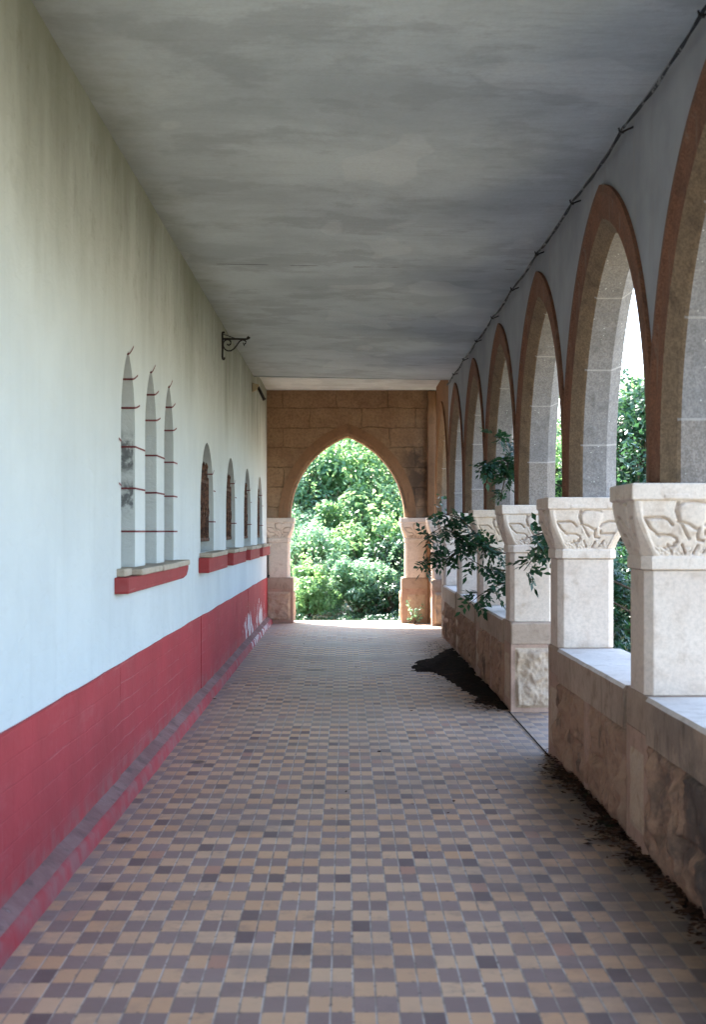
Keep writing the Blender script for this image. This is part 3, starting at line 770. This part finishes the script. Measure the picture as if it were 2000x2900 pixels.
# ------------------------------------------------------------------ low parapets between columns
PARLAB = {-1: 'low parapet with dark damp stains deepened by painted shade and pale slab, cut off by the frame edge',
          0: 'low parapet of brown rock-faced stone ending at the gap, with pale slab on top',
          2: 'low brown parapet beyond the gap with black soil heaped at its foot', 3: 'low brown parapet between the leafy column and the next slim column', 4: 'last low parapet of brown stone before the porch corner'}
for k in (-1, 0, 2, 3, 4):
    ya, yb = COLY[k + 2] + 0.262, COLY[k + 3] - 0.262
    if k == -1: ya = -1.0
    o = tag(empty('parapet_wall', (PX, (ya + yb) / 2, 0)), PARLAB[k], 'parapet', 'low parapets between the columns')
    rnd = random.Random(40 + k); oy = (ya + yb) / 2; Ln = yb - ya
    cuts = [0.0]; 
    while cuts[-1] < Ln - 0.45: cuts.append(cuts[-1] + rnd.uniform(0.32, 0.62))
    cuts = cuts[1:-1] if len(cuts) > 2 else cuts[1:]
    p = MB(); nu, nv = int(Ln / 0.013), 44
    def fn(u, v, back=False):
        y = u * Ln; z = v * 0.572
        e = min([abs(y - c_) for c_ in cuts] + [y + .02, Ln - y + .02])
        cell = sum(1 for c_ in cuts if y > c_)
        h2 = 0.30 + 0.05 * math.sin(cell * 3.7 + k) if cell % 2 else 9
        e = min(e, abs(z - h2), 0.58 - z + .01)
        kk = sstep(0.0, 0.05, e)
        r = fbm((y * 1.0 + k * 7.3, z * 0.6, cell * 3.3), 8, 7)
        r2 = mnoise.ridged_multi_fractal(Vector((y * 5 + k * 3, z * 3.2, cell * 1.3)), 0.9, 2.1, 4, 1.0, 2.0)
        d = kk * (0.35 + 0.65 * sstep(0.0, 0.10, z)) * (0.012 + 0.014 * math.sin(cell * 5.1 + 1) + 0.045 * r + 0.022 * r2)
        return (-0.165 - d, -Ln / 2 + y, z) if not back else (0.2 + d, -Ln / 2 + y, z)
    p.grid(fn, nu, nv, 0, True, flip=True); p.grid(lambda u, v: fn(u, v, True), nu, nv, 0, True)
    p.build('rubble_panel', M['panel'], o)
    s = MB(); n = max(2, int(Ln / 0.14)); rings = []
    for i in range(n + 1):
        y = -Ln / 2 + Ln * i / n; e = 0.006 * fbm((y, k * 5.0, 1), 2.2, 3); e2 = 0.006 * fbm((y, k * 5.0, 9), 2.6, 3)
        rings.append([(-0.21 + e, y, 0.570 + e2), (0.235, y, 0.570), (0.235, y, 0.785), (0.222, y, 0.797), (-0.198 + e, y, 0.797 + e2 * .4), (-0.212 + e, y, 0.778 + e2 * .5)])
    s.loft(rings, 0, True, (True, True))
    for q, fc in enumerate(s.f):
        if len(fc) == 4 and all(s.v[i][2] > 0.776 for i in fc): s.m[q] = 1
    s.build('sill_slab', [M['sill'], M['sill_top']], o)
    # upright drafted post in the middle of the panel
    if k != -1:
        for yp, wp in ((rnd.uniform(-0.15, 0.25), 0.17), (-Ln / 2 + 0.13, 0.2)):
            q = MB(); q.box(-0.192, -0.12, yp - wp / 2, yp + wp / 2, 0.0, 0.566); q.build('upright_stone', M['margin'], o, bevel=0.02)

# ------------------------------------------------------------------ stone end wall with the pointed doorway
ew = tag(empty('end_wall', (0.04, YEND, 0)), 'brown ashlar end wall pierced by a wide pointed archway', 'wall')
mb = MB(); a = 1.0; rise = 1.43; fn = pointed(a, rise); N = 48; zsp = CAPZ + 0.002; TH = 0.42
xx = [-a * math.cos(math.pi * i / N) for i in range(N + 1)]
zz = [zsp + fn(x) for x in xx]
for i in range(N):
    mb.quad((xx[i], 0, zz[i]), (xx[i + 1], 0, zz[i + 1]), (xx[i + 1], 0, 4.06), (xx[i], 0, 4.06))
    mb.quad((xx[i + 1], TH, zz[i + 1]), (xx[i], TH, zz[i]), (xx[i], TH, 4.06), (xx[i + 1], TH, 4.06))
for x0, x1 in ((-1.6, -1.0), (1.0, 1.39)):
    mb.box(x0, x1, 0, TH, zsp, 4.06)
wl = mb.build('wall', M['ashlar'], ew)
# moulded arch ring
mb = MB(); cc = (rise * rise - 1) / 2; RR = 1 + cc; amax = math.acos(cc / RR)
for sgn in (-1, 1):
    rings = []
    for i in range(25):
        th = amax * i / 24; n_ = (math.cos(th), math.sin(th))
        r = [(0.20, 0.01), (0.20, -0.010), (0.05, -0.012), (0.035, 0.008), (0.0, 0.05), (-0.004, 0.08), (-0.004, TH - 0.02), (0.1, TH + 0.012)]
        rings.append([(sgn * max(0, -cc + (RR + t_) * n_[0]), y, zsp + (RR + t_) * n_[1]) if i < 24 else (0, y, zsp + math.sqrt((RR + t_) ** 2 - cc * cc)) for t_, y in r])
    if sgn < 0: rings = [rr[::-1] for rr in rings]
    mb.loft(rings, 0, False)
mb.build('arch', M['sandstone'], ew)
mb = MB(); mb.box(1.392, 1.52, -0.06, TH, 0, 4.05); mb.build('pilaster', M['sandstone'], ew, bevel=0.012)
mb = MB(); mb.box(-1.42, -1.332, 0.03, TH, 0, zsp - 0.002); mb.box(1.40 + .122, 1.83, 0.0, TH, 0, 4.05); mb.build('side_pier', M['sandstone'], ew, bevel=0.01)

# ------------------------------------------------------------------ small fittings
def spiral(cx, cz, r0, r1, a0, a1, n=22):
    return [(cx + (r0 + (r1 - r0) * i / n) * math.cos(a0 + (a1 - a0) * i / n), 0, cz + (r0 + (r1 - r0) * i / n) * math.sin(a0 + (a1 - a0) * i / n)) for i in range(n + 1)]
S = 15.2 / 3900 / 7.98      # metres per pixel of the enlarged view used for its drawing
def bp(x, y): return ((x - 205) * S * 1.0, 0, (480 - y) * S)
br = tag(empty('wall_bracket', (XL + 0.004, 15.2, 1.6 + (1505 - 960) * 15.2 / 3900)), 'black wrought iron scroll bracket high on the white wall', 'bracket')
mb = MB(); mb.tube([bp(*p) for p in ((270, 345), (250, 325), (228, 330), (222, 360), (226, 480), (226, 700), (222, 880), (228, 930), (250, 945), (268, 925), (262, 895))], 0.011, 8)
mb.build('back_bar', M['iron'], br)
mb = MB(); mb.tube([bp(*p) for p in ((226, 478), (500, 480), (790, 485))], 0.012, 8); mb.tube([bp(*p) for p in ((780, 478), (810, 440), (815, 462), (830, 480))], [.012, .018, .022, .012], 8)
mb.tube([bp(*p) for p in ((240, 380), (330, 400), (430, 440), (520, 470))], 0.005, 6)
mb.build('arm', M['iron'], br)
mb = MB(); mb.tube([bp(*p) for p in ((335, 590), (345, 615), (380, 620), (410, 590), (415, 550), (385, 505), (320, 495), (265, 525), (242, 580), (245, 650), (280, 715), (340, 748), (410, 748), (480, 705), (550, 620), (610, 535), (670, 500), (730, 510), (755, 545), (745, 580), (725, 585))], 0.008, 7)
mb.tube([bp(*p) for p in ((690, 560), (715, 630), (735, 570))], [.004, .010, .004], 6)
mb.build('scroll', M['iron'], br)

sp = tag(empty('spotlight', (XL + 0.005, 20.2, 3.72)), 'small black tube spotlight on a beige bracket under the ceiling', 'spotlight')
mb = MB(); mb.loft([[(0, -.05, .06), (0, .05, .06), (0, .05, -.08), (0, -.05, -.08)], [(.10, -.035, .03), (.10, .035, .03), (.075, .035, -.04), (.075, -.035, -.04)]]); mb.build('mount', M['beige'], sp, bevel=0.006)
mb = MB(); mb.tube([(.085, 0, -.005), (.175, -.02, -.185)], 0.024, 12); mb.tube([(.172, -.019, -.178), (.180, -.021, -.195)], 0.028, 12); mb.build('tube', M['iron'], sp)

pp = MB(); pp.tube([(-1.345, 23.93, 0.84), (-1.345, 23.93, 1.35)], 0.010, 6); pp.tube([(-1.345, 23.93, 0.80), (-1.335, 23.92, 0.845)], 0.022, 8)
tag(pp.build('thin_pipe', M['iron']), 'thin dark pipe stub in the far corner above the red base', 'pipe')

# cable along the ceiling corner and its hooks
HY = [4.1 + 1.65 * i for i in range(11) if 4.1 + 1.65 * i < 20.6]
XC, ZCAB = 1.497, 3.772
cb = MB(); A, B = [], []
pts_y = np.arange(2.0, 20.3, 0.03)
for y in pts_y:
    ph = ((y - HY[0]) / 1.65) % 1.0
    sag = 0.028 * 4 * ph * (1 - ph) + 0.012 * fbm((y, 0, 3), 1.4, 2)
    an = y * 7 + 2 * fbm((y, 3, 0), 1.0, 2); r = 0.0036
    A.append((XC + r * math.cos(an), y, ZCAB - sag + r * math.sin(an))); B.append((XC - r * math.cos(an), y, ZCAB - sag - r * math.sin(an)))
cb.tube(A, 0.0062, 5); cb.tube(B, 0.0062, 5)
tag(cb.build('electric_cable', M['cable']), 'black twisted cable sagging along the ceiling corner above the arches', 'cable')
mb = MB()
mb.tube([(XW - XC + .005, 0, .010), (0.03, 0, -.002), (0, 0, -.016), (-.014, 0, -.010), (-.018, 0, .008)], 0.0055, 6)
mb.tube([(0, 0, -.022), (0.004, 0, -.006)], [.011, .006], 6)
hk = mb.build('cable_hook', M['iron'])
for i, y in enumerate(HY):
    o = hk if i == 0 else hk.copy()
    if i: COL.objects.link(o)
    o.location = (XC, y + random.uniform(-.06, .06), ZCAB); o.rotation_euler = (random.uniform(-.25, .25), 0, random.uniform(-.35, .35)); tag(o, 'small black iron hook carrying the cable along the ceiling corner', 'hook', 'iron hooks holding the cable')

# ------------------------------------------------------------------ dirt and litter
def heap(name, outline, hmax, mat, seed):
    """irregular mound within a polygon on the floor"""
    pts = np.array(outline); x0, y0 = pts.min(0); x1, y1 = pts.max(0)
    mb = MB(); nx, ny = max(12, int((x1 - x0) / 0.025)), max(12, int((y1 - y0) / 0.05))
    def inside(x, y):
        dmin = 9; c_ = False; n = len(pts)
        for i in range(n):
            a_, b_ = pts[i], pts[(i + 1) % n]
            dmin = min(dmin, seg_d((x, y), tuple(a_), tuple(b_)))
            if (a_[1] > y) != (b_[1] > y) and x < (b_[0] - a_[0]) * (y - a_[1]) / (b_[1] - a_[1]) + a_[0]: c_ = not c_
        return dmin if c_ else -dmin
    def fn(u, v):
        x, y = x0 - .1 + u * (x1 - x0 + .2), y0 - .2 + v * (y1 - y0 + .4)
        d = inside(x, y) + 0.10 * fbm((x * 1.2, y * .6, seed), 3.0, 5)
        h = -0.03 + sstep(-0.05, 0.30, d) * hmax * (1 + 0.6 * fbm((x, y, seed), 5, 4)) + (0.036 if d > 0 else 0)
        return (x, y, max(-0.03, h))
    mb.grid(fn, nx, ny, 0, True)
    return mb.build(name, mat)
o = heap('dirt', [(0.70, 15.75), (1.02, 15.55), (1.15, 14.6), (1.2, 13.4), (1.34, 12.35), (1.50, 12.3), (1.50, 19.0), (1.36, 18.6), (1.15, 17.6), (0.92, 16.9)], 0.028, M['soil'], 2.0)
tag(o, 'black heap of damp soil and rotted leaves against the parapet', 'dirt', kind='stuff')

def scatter(name, mat, spots, n, size, seed, zb=0.012):
    r = random.Random(seed); mb = MB()
    for _ in range(n):
        cx, cy, sx, sy = r.choice(spots)
        x, y = r.gauss(cx, sx), r.gauss(cy, sy); x = min(x, 1.50)
        an = r.uniform(0, 6.28); s = size * r.uniform(.5, 1.3); t1, t2 = r.uniform(-.3, .5), r.uniform(-.3, .5)
        ux, uy = math.cos(an) * s, math.sin(an) * s; vx, vy = -uy * .45, ux * .45; z = zb + r.uniform(0, .02)
        mb.quad((x - ux, y - uy, z), (x + vx, y + vy, z + t1 * s * .5), (x + ux, y + uy, z + .004), (x - vx, y - vy, z + t2 * s * .5))
    return mb.build(name, mat)
spots = [(1.46, 5.3 + .5 * i, .05, .25) for i in range(9)] + [(1.40, 9.0, .06, .15), (1.40, 7.3, .08, .14), (1.43, 8.6, .07, .3), (1.42, 6.6, .05, .12), (1.30, 12.6, .1, .3), (1.15, 15.2, .18, .8), (1.2, 17, .2, .8), (1.3, 18.6, .12, .5)]
tag(scatter('leaf_litter', M['dead'], spots, 2600, 0.022, 5), 'dark dead leaves strewn along the foot of the parapet', 'leaves', kind='stuff')
tag(scatter('floor_leaves', M['dead'], [(0.1, 9, .9, 3), (-.3, 14, .8, 3)], 26, 0.020, 9), 'few scattered dead leaves on the tiled floor', 'leaves', kind='stuff')
o = heap('moss', [(1.43, 7.45), (1.50, 7.45), (1.50, 8.5), (1.455, 8.5)], 0.02, M['moss'], 6.0)
tag(o, 'thin dark green moss strip where floor meets the parapet', 'moss', kind='stuff')
o = heap('dirt', [(1.46, 4.2), (1.52, 4.2), (1.52, 9.3), (1.48, 9.3), (1.45, 8.9), (1.475, 8.3), (1.42, 7.4), (1.47, 6.9), (1.44, 6.4), (1.46, 5.6)], 0.012, M['soil'], 4.0)
tag(o, 'thin dark soil gathered in the corner under the near parapet', 'dirt', kind='stuff')
mb = MB(); mb.quad((1.438, 9.72, 0.010), (1.452, 9.72, 0.010), (1.454, 12.18, 0.010), (1.440, 12.18, 0.010))
tag(mb.build('floor_joint_line', M['soil']), kind='structure')

# ------------------------------------------------------------------ vegetation
def leaves_mesh(name, centers, normals, size, mat, parent, aspect=0.5, jitter=0.5, tint=None, fold=0.25):
    n = len(centers)
    c_ = np.asarray(centers); s = size * rng.uniform(1 - jitter, 1 + jitter, n)[:, None]
    a = rng.normal(size=(n, 3)); a /= np.linalg.norm(a, axis=1)[:, None]
    nn = np.asarray(normals) + rng.normal(scale=0.55, size=(n, 3)); nn /= np.linalg.norm(nn, axis=1)[:, None]
    u = np.cross(nn, a); u /= np.linalg.norm(u, axis=1)[:, None]; v = np.cross(nn, u)
    P0 = c_ - u * s; P1 = c_ + v * s * aspect - nn * s * fold * .5; P2 = c_ + u * s; P3 = c_ - v * s * aspect - nn * s * fold * .5
    V = np.stack([P0, P1, P2, P3], 1).reshape(-1, 3)
    idx = np.arange(n) * 4
    F = np.stack([np.stack([idx, idx + 1, idx + 2], 1), np.stack([idx, idx + 2, idx + 3], 1)], 1).reshape(-1, 3)
    me = bpy.data.meshes.new(name)
    me.vertices.add(len(V)); me.vertices.foreach_set('co', V.astype(np.float32).ravel())
    me.loops.add(F.size); me.loops.foreach_set('vertex_index', F.astype(np.int32).ravel())
    me.polygons.add(len(F)); me.polygons.foreach_set('loop_start', (np.arange(len(F)) * 3).astype(np.int32)); me.polygons.foreach_set('loop_total', np.full(len(F), 3, np.int32))
    me.update(calc_edges=True); me.validate()
    me.materials.append(mat)
    tv = np.clip(tint if tint is not None else rng.normal(.5, .2, n), 0, 1)
    at = me.attributes.new('tint', 'FLOAT', 'POINT'); at.data.foreach_set('value', np.repeat(tv, 4).astype(np.float32))
    o = bpy.data.objects.new(name, me); COL.objects.link(o)
    if parent: o.parent = parent
    return o

def tree(name, label, cat, loc, height, radius, base, nleaf, mat, size, group, nclump=26, trunk_r=0.09, squash=1.0, fill=0.62):
    o = tag(empty(name, loc), label, cat, group)
    cz_, hz = (height + base) / 2, (height - base) / 2
    cl = []
    while len(cl) < nclump:
        p = rng.uniform(-1, 1, 3); d = np.linalg.norm(p)
        if d > 1 or d < 0.25: continue
        cl.append((p * np.array([radius, radius * squash, hz]) * 0.86 + np.array([0, 0, cz_]), radius * rng.uniform(.20, .42), rng.uniform(-.22, .22)))
    # limbs
    tr = MB()
    tr.tube([(0, 0, -0.15), (.03, .02, base + hz * .2), (-.02, .03, cz_), (.02, 0, cz_ + hz * .5)], [trunk_r, trunk_r * .8, trunk_r * .55, trunk_r * .2], 8)
    for c_, r_, _ in cl:
        z0 = min(max(base * .8, c_[2] - hz * .6), cz_)
        mid = np.array([c_[0] * .5, c_[1] * .5, (z0 + c_[2]) / 2 + .08])
        tr.tube([(0, 0, z0), tuple(mid), tuple(c_)], [trunk_r * .4, trunk_r * .22, trunk_r * .06], 5)
        for q in range(3):
            e = c_ + rng.normal(size=3) * r_ * .7; tr.tube([tuple(mid * .3 + c_ * .7), tuple(e)], [trunk_r * .09, .003], 4)
    tr.build('trunk', M['bark'], o)
    C_, N_, T_ = [], [], []
    per = nleaf // nclump
    for c_, r_, t_ in cl:
        d = rng.normal(size=(per, 3)); d /= np.linalg.norm(d, axis=1)[:, None]
        rr = rng.uniform(fill, 1.08, per) ** 1.0
        d2 = d * np.array([1, 1, .75])
        C_.append(c_ + d2 * (r_ * rr)[:, None]); N_.append(d * .6 + np.array([0, 0, .7]))
        T_.append(.45 + t_ + .35 * (d[:, 2]) * .5 + rng.normal(0, .16, per))
    for c_, r_, t_ in cl[::2]:
        dv = (c_ - np.array([0, 0, cz_ - hz * .6])); dv = dv / np.linalg.norm(dv) + rng.normal(size=3) * .35 + np.array([0, 0, .25])
        m_ = max(10, per // 9); q_ = rng.uniform(.7, 2.0, m_)[:, None]
        C_.append(c_ + dv * r_ * q_ + rng.normal(size=(m_, 3)) * r_ * .13); N_.append(np.tile(np.array([0, 0, .8]), (m_, 1))); T_.append(.6 + rng.normal(0, .2, m_))
    C_ = np.concatenate(C_); N_ = np.concatenate(N_); T_ = np.concatenate(T_)
    keep = C_[:, 2] > 0.0 - .05
    leaves_mesh('crown', C_[keep], N_[keep], size, mat, o, tint=T_[keep])
    return o

G1 = 'shrubs and trees growing beyond the end archway'
tree('broadleaf_tree', 'tallest sunlit tree behind the others in the end archway, its top under the arch point', 'tree', (0.3, 32.2, -.12), 4.9, 2.6, 0.5, 30000, M['leaf_bright'], 0.062, G1, 70, 0.12)
tree('leafy_tree', 'pale green loose tree behind the shrubs at the left side of the end archway', 'tree', (-1.0, 30.4, -.12), 3.7, 1.5, -0.1, 16000, M['leaf_blue'], 0.055, G1, 44, 0.07)
tree('leafy_tree', 'twiggy darker tree behind the shrubs at the right side of the end archway', 'tree', (1.35, 30.0, -.12), 3.9, 1.25, 0.2, 9000, M['leaf_blue'], 0.050, G1, 34, 0.08)
tree('leafy_shrub', 'bluish white-glinting shrub in the middle of the end archway', 'shrub', (0.35, 29.2, -.12), 2.9, 1.2, -0.1, 12000, M['leaf_bright'], 0.052, G1, 42, 0.04)
tree('leafy_shrub', 'rounded glossy shrub left of the middle in the end archway', 'shrub', (-0.65, 28.3, -.12), 2.15, 0.95, -0.1, 10000, M['leaf_blue'], 0.046, G1, 36, 0.04)
tree('leafy_shrub', 'dark green shrub at the right edge of the end archway', 'shrub', (1.15, 28.0, -.12), 2.0, 0.8, -0.1, 8000, M['leaf_dark'], 0.044, G1, 28, 0.04)
tree('leafy_shrub', 'white-glinting low shrub in front at the centre of the end archway', 'shrub', (0.3, 27.2, -.12), 1.45, 0.8, -0.1, 8000, M['leaf_blue'], 0.042, G1, 32, 0.03)
tree('leafy_shrub', 'low yellow green shrub at the left foot of the end archway', 'shrub', (-0.72, 26.6, -.12), 1.1, 0.62, -0.1, 6000, M['leaf_bright'], 0.038, G1, 26, 0.03)
tree('leafy_shrub', 'small dark twiggy shrub at the right foot of the end archway', 'shrub', (0.85, 26.5, -.12), 0.85, 0.5, -0.1, 4500, M['leaf_dark'], 0.036, G1, 22, 0.03)
uc = np.stack([rng.uniform(-2.6, 2.8, 9000), 25.3 + np.abs(rng.normal(0, .8, 9000)), np.zeros(9000)], 1)
uh = np.array([0.10 + 0.16 * fbm((p[0], p[1], 4), 1.5, 3) for p in uc]); uc[:, 2] = -0.12 + rng.uniform(0, 1, 9000) * np.clip(uh, .04, .6) * np.clip((uc[:, 1] - 25.1) * 1.6, .2, 1)
tag(leaves_mesh('undergrowth', uc, np.tile(np.array([0, -.3, 1.0]), (9000, 1)), 0.030, M['leaf_dark'], None), 'dark low undergrowth along the edge of the paving beyond the archway', 'undergrowth', kind='stuff')
G2 = 'trees and bushes outside the arcade'
tree('dense_bush', 'very dark bush seen low between the two largest columns', 'bush', (4.35, 20.4, -.12), 2.2, 1.5, -0.1, 20000, M['leaf_dark'], 0.045, G2, 40, 0.05)
tree('dense_bush', 'dark bush glimpsed through the gap in the parapet', 'bush', (2.95, 22.2, -.12), 2.4, 1.2, -0.1, 14000, M['leaf_dark'], 0.045, G2, 30, 0.05)
tree('dense_bush', 'dark green bush standing close outside the last parapets', 'bush', (3.0, 17.3, -.12), 1.7, 0.85, -0.1, 12000, M['leaf_dark'], 0.040, G2, 26, 0.05)
tree('leafy_tree', 'tall dark tree under white sky between the two largest columns', 'tree', (6.3, 29.0, -.12), 5.3, 2.1, 0.6, 30000, M['leaf_dark'], 0.055, G2, 50, 0.11)
tree('leafy_tree', 'brighter green tree seen past the column with the rough pedestal', 'tree', (4.3, 28.0, -.12), 4.4, 1.4, 0.5, 18000, M['leaf_bright'], 0.050, G2, 34, 0.09)
tree('leafy_tree', 'pale distant tree top between the two largest columns', 'tree', (8.1, 41.5, -.12), 7.0, 2.6, 1.0, 18000, M['leaf_bright'], 0.075, G2, 34, 0.13)

# tree leaning in through the arcade with compound leaves
def at(xd, yd, Y): return Vector(((xd - 780.4) * 1.2531 * Y / 3900, Y, 1.6 - (yd - 1201) * 1.2531 * Y / 3900))
lt = tag(empty('overhanging_tree', (3.35, 13.5, -.12)), 'slender tree outside whose dark leafy branches reach in through the arcade', 'tree')
off = Vector((3.35, 13.5, -.12))
BR = [
    [(3.35, 13.5, -.12), (3.33, 13.5, 0.6), (3.3, 13.45, 1.2), (3.36, 13.4, 2.2), (3.4, 13.3, 3.0)],
    [(3.32, 13.5, 0.8), (2.6, 13.9, 1.15), at(1200, 1265, 14.0), at(1120, 1245, 13.9), at(1060, 1225, 13.7), at(1000, 1190, 13.6), at(960, 1215, 13.5)],
    [at(1060, 1225, 13.7), at(1010, 1265, 13.7), at(975, 1250, 13.6), at(962, 1290, 13.6)],
    [at(1120, 1245, 13.9), at(1085, 1215, 13.8), at(1040, 1170, 13.7), at(1000, 1160, 13.7)],
    [(3.33, 13.5, 0.5), (2.6, 13.9, 0.95), at(1190, 1310, 14.0), at(1130, 1320, 13.9), at(1085, 1345, 13.8), at(1060, 1365, 13.8)],
    [at(1190, 1310, 14.0), at(1150, 1290, 13.9), at(1100, 1285, 13.8), at(1060, 1262, 13.8)],
    [(3.33, 13.42, 1.7), (2.6, 13.9, 1.95), at(1200, 1080, 14.0), at(1150, 1040, 13.9), at(1100, 1045, 13.8), at(1080, 1065, 13.8)],
    [at(1200, 1080, 14.0), at(1150, 1000, 13.9), at(1115, 985, 13.8)],
    [at(1150, 1040, 13.9), at(1140, 1090, 13.8), at(1130, 1135, 13.8)],
    [(3.3, 13.45, 1.3), (2.3, 12.2, 1.55), at(1262, 1220, 11.2), at(1215, 1250, 11.0), at(1185, 1290, 10.9)],
    [at(1262, 1220, 11.2), at(1225, 1205, 11.0), at(1195, 1215, 11.0)],
]
tk = MB(); LC, LN, LT = [], [], []
leaf_items = []
for bi, b in enumerate(BR):
    pts = [Vector(p) - off for p in b]
    r0 = 0.035 if bi == 0 else 0.013
    tk.tube([tuple(p) for p in pts], [r0 * (1 - .75 * i / (len(pts) - 1)) for i in range(len(pts))], 6)
    if bi == 0: continue
    st = 0
    for i in range(len(pts) - 1):
        if bi in (1, 4, 6, 9) and i == 0: continue
        a_, b_ = pts[i], pts[i + 1]; L = (b_ - a_).length; n = max(2, int(L / 0.014))
        for q in range(n):
            if random.random() < .12: continue
            p = a_.lerp(b_, (q + random.random()) / n)
            dirv = (Vector((random.gauss(0, 1), random.gauss(0, .8), random.gauss(-.35, .7)))).normalized()
            leaf_items.append((p, dirv, random.uniform(.09, .19)))
tk.build('trunk', M['bark'], lt)
LV, LF, LTint = [], [], []
def leaflet(base, d, side, ln, tv):
    w_ = d.cross(side).normalized() if d.cross(side).length > 1e-4 else Vector((1, 0, 0))
    i0 = len(LV); wd = ln * .26; dr = Vector((0, 0, -ln * .12))
    for p in (base, base + d * ln * .45 + w_ * wd, base + d * ln + dr, base + d * ln * .45 - w_ * wd): LV.append(tuple(p)); LTint.append(tv)
    LF.append((i0, i0 + 1, i0 + 2)); LF.append((i0, i0 + 2, i0 + 3))
for p, d, ln in leaf_items:
    up = Vector((random.gauss(0, .5), random.gauss(0, .5), 1)).normalized(); side = d.cross(up).normalized(); up = side.cross(d)
    tv = min(1, max(0, random.gauss(.42, .22))); k = random.choice((2, 3, 3, 4))
    for j in range(k):
        bp_ = p + d * ln * (0.25 + .6 * j / k) + Vector((0, 0, -ln * .25 * (j / k) ** 2))
        for s_ in (-1, 1):
            leaflet(bp_, (d * .55 + side * s_ * .8 + up * random.uniform(-.2, .2)).normalized(), up, ln * random.uniform(.38, .55), tv)
    leaflet(p + d * ln * .85 + Vector((0, 0, -ln * .18)), d, up, ln * .5, tv)
me = bpy.data.meshes.new('foliage'); me.from_pydata(LV, [], LF); me.materials.append(M['leaf_branch'])
ta = me.attributes.new('tint', 'FLOAT', 'POINT'); ta.data.foreach_set('value', LTint)
fo = bpy.data.objects.new('foliage', me); COL.objects.link(fo); fo.parent = lt

# crown of that tree outside, above the openings
Cn = rng.normal(size=(5000, 3)) * np.array([.5, .6, .55]) + np.array([.3, -.3, 2.9])
Cn = Cn[(Cn[:, 0] + 3.35) / (Cn[:, 1] + 13.5) > .229]
leaves_mesh('crown', Cn, np.tile(np.array([0, 0, 1.0]), (len(Cn), 1)), 0.045, M['leaf_branch'], lt)

# small weed at the foot of the end column
wd = tag(empty('small_weed', (1.20, 23.72, 0)), 'small pale green weed growing at the foot of the end column', 'weed')
st = MB(); wc, wn_ = [], []
for i in range(9):
    an = i * .7; e = np.array([math.cos(an) * .14, math.sin(an) * .07 - .03, .12 + .05 * (i % 4) + (.22 if i % 5 == 0 else 0)])
    st.tube([(0, 0, 0), tuple(e * np.array([.4, .4, .6])), tuple(e)], .004, 4)
    for q in range(16): wc.append(e * random.uniform(.5, 1.05) + rng.normal(size=3) * .018); wn_.append((0, 0, 1))
st.build('stem', M['bark'], wd)
leaves_mesh('foliage', wc, wn_, .026, M['leaf_blue'], wd)
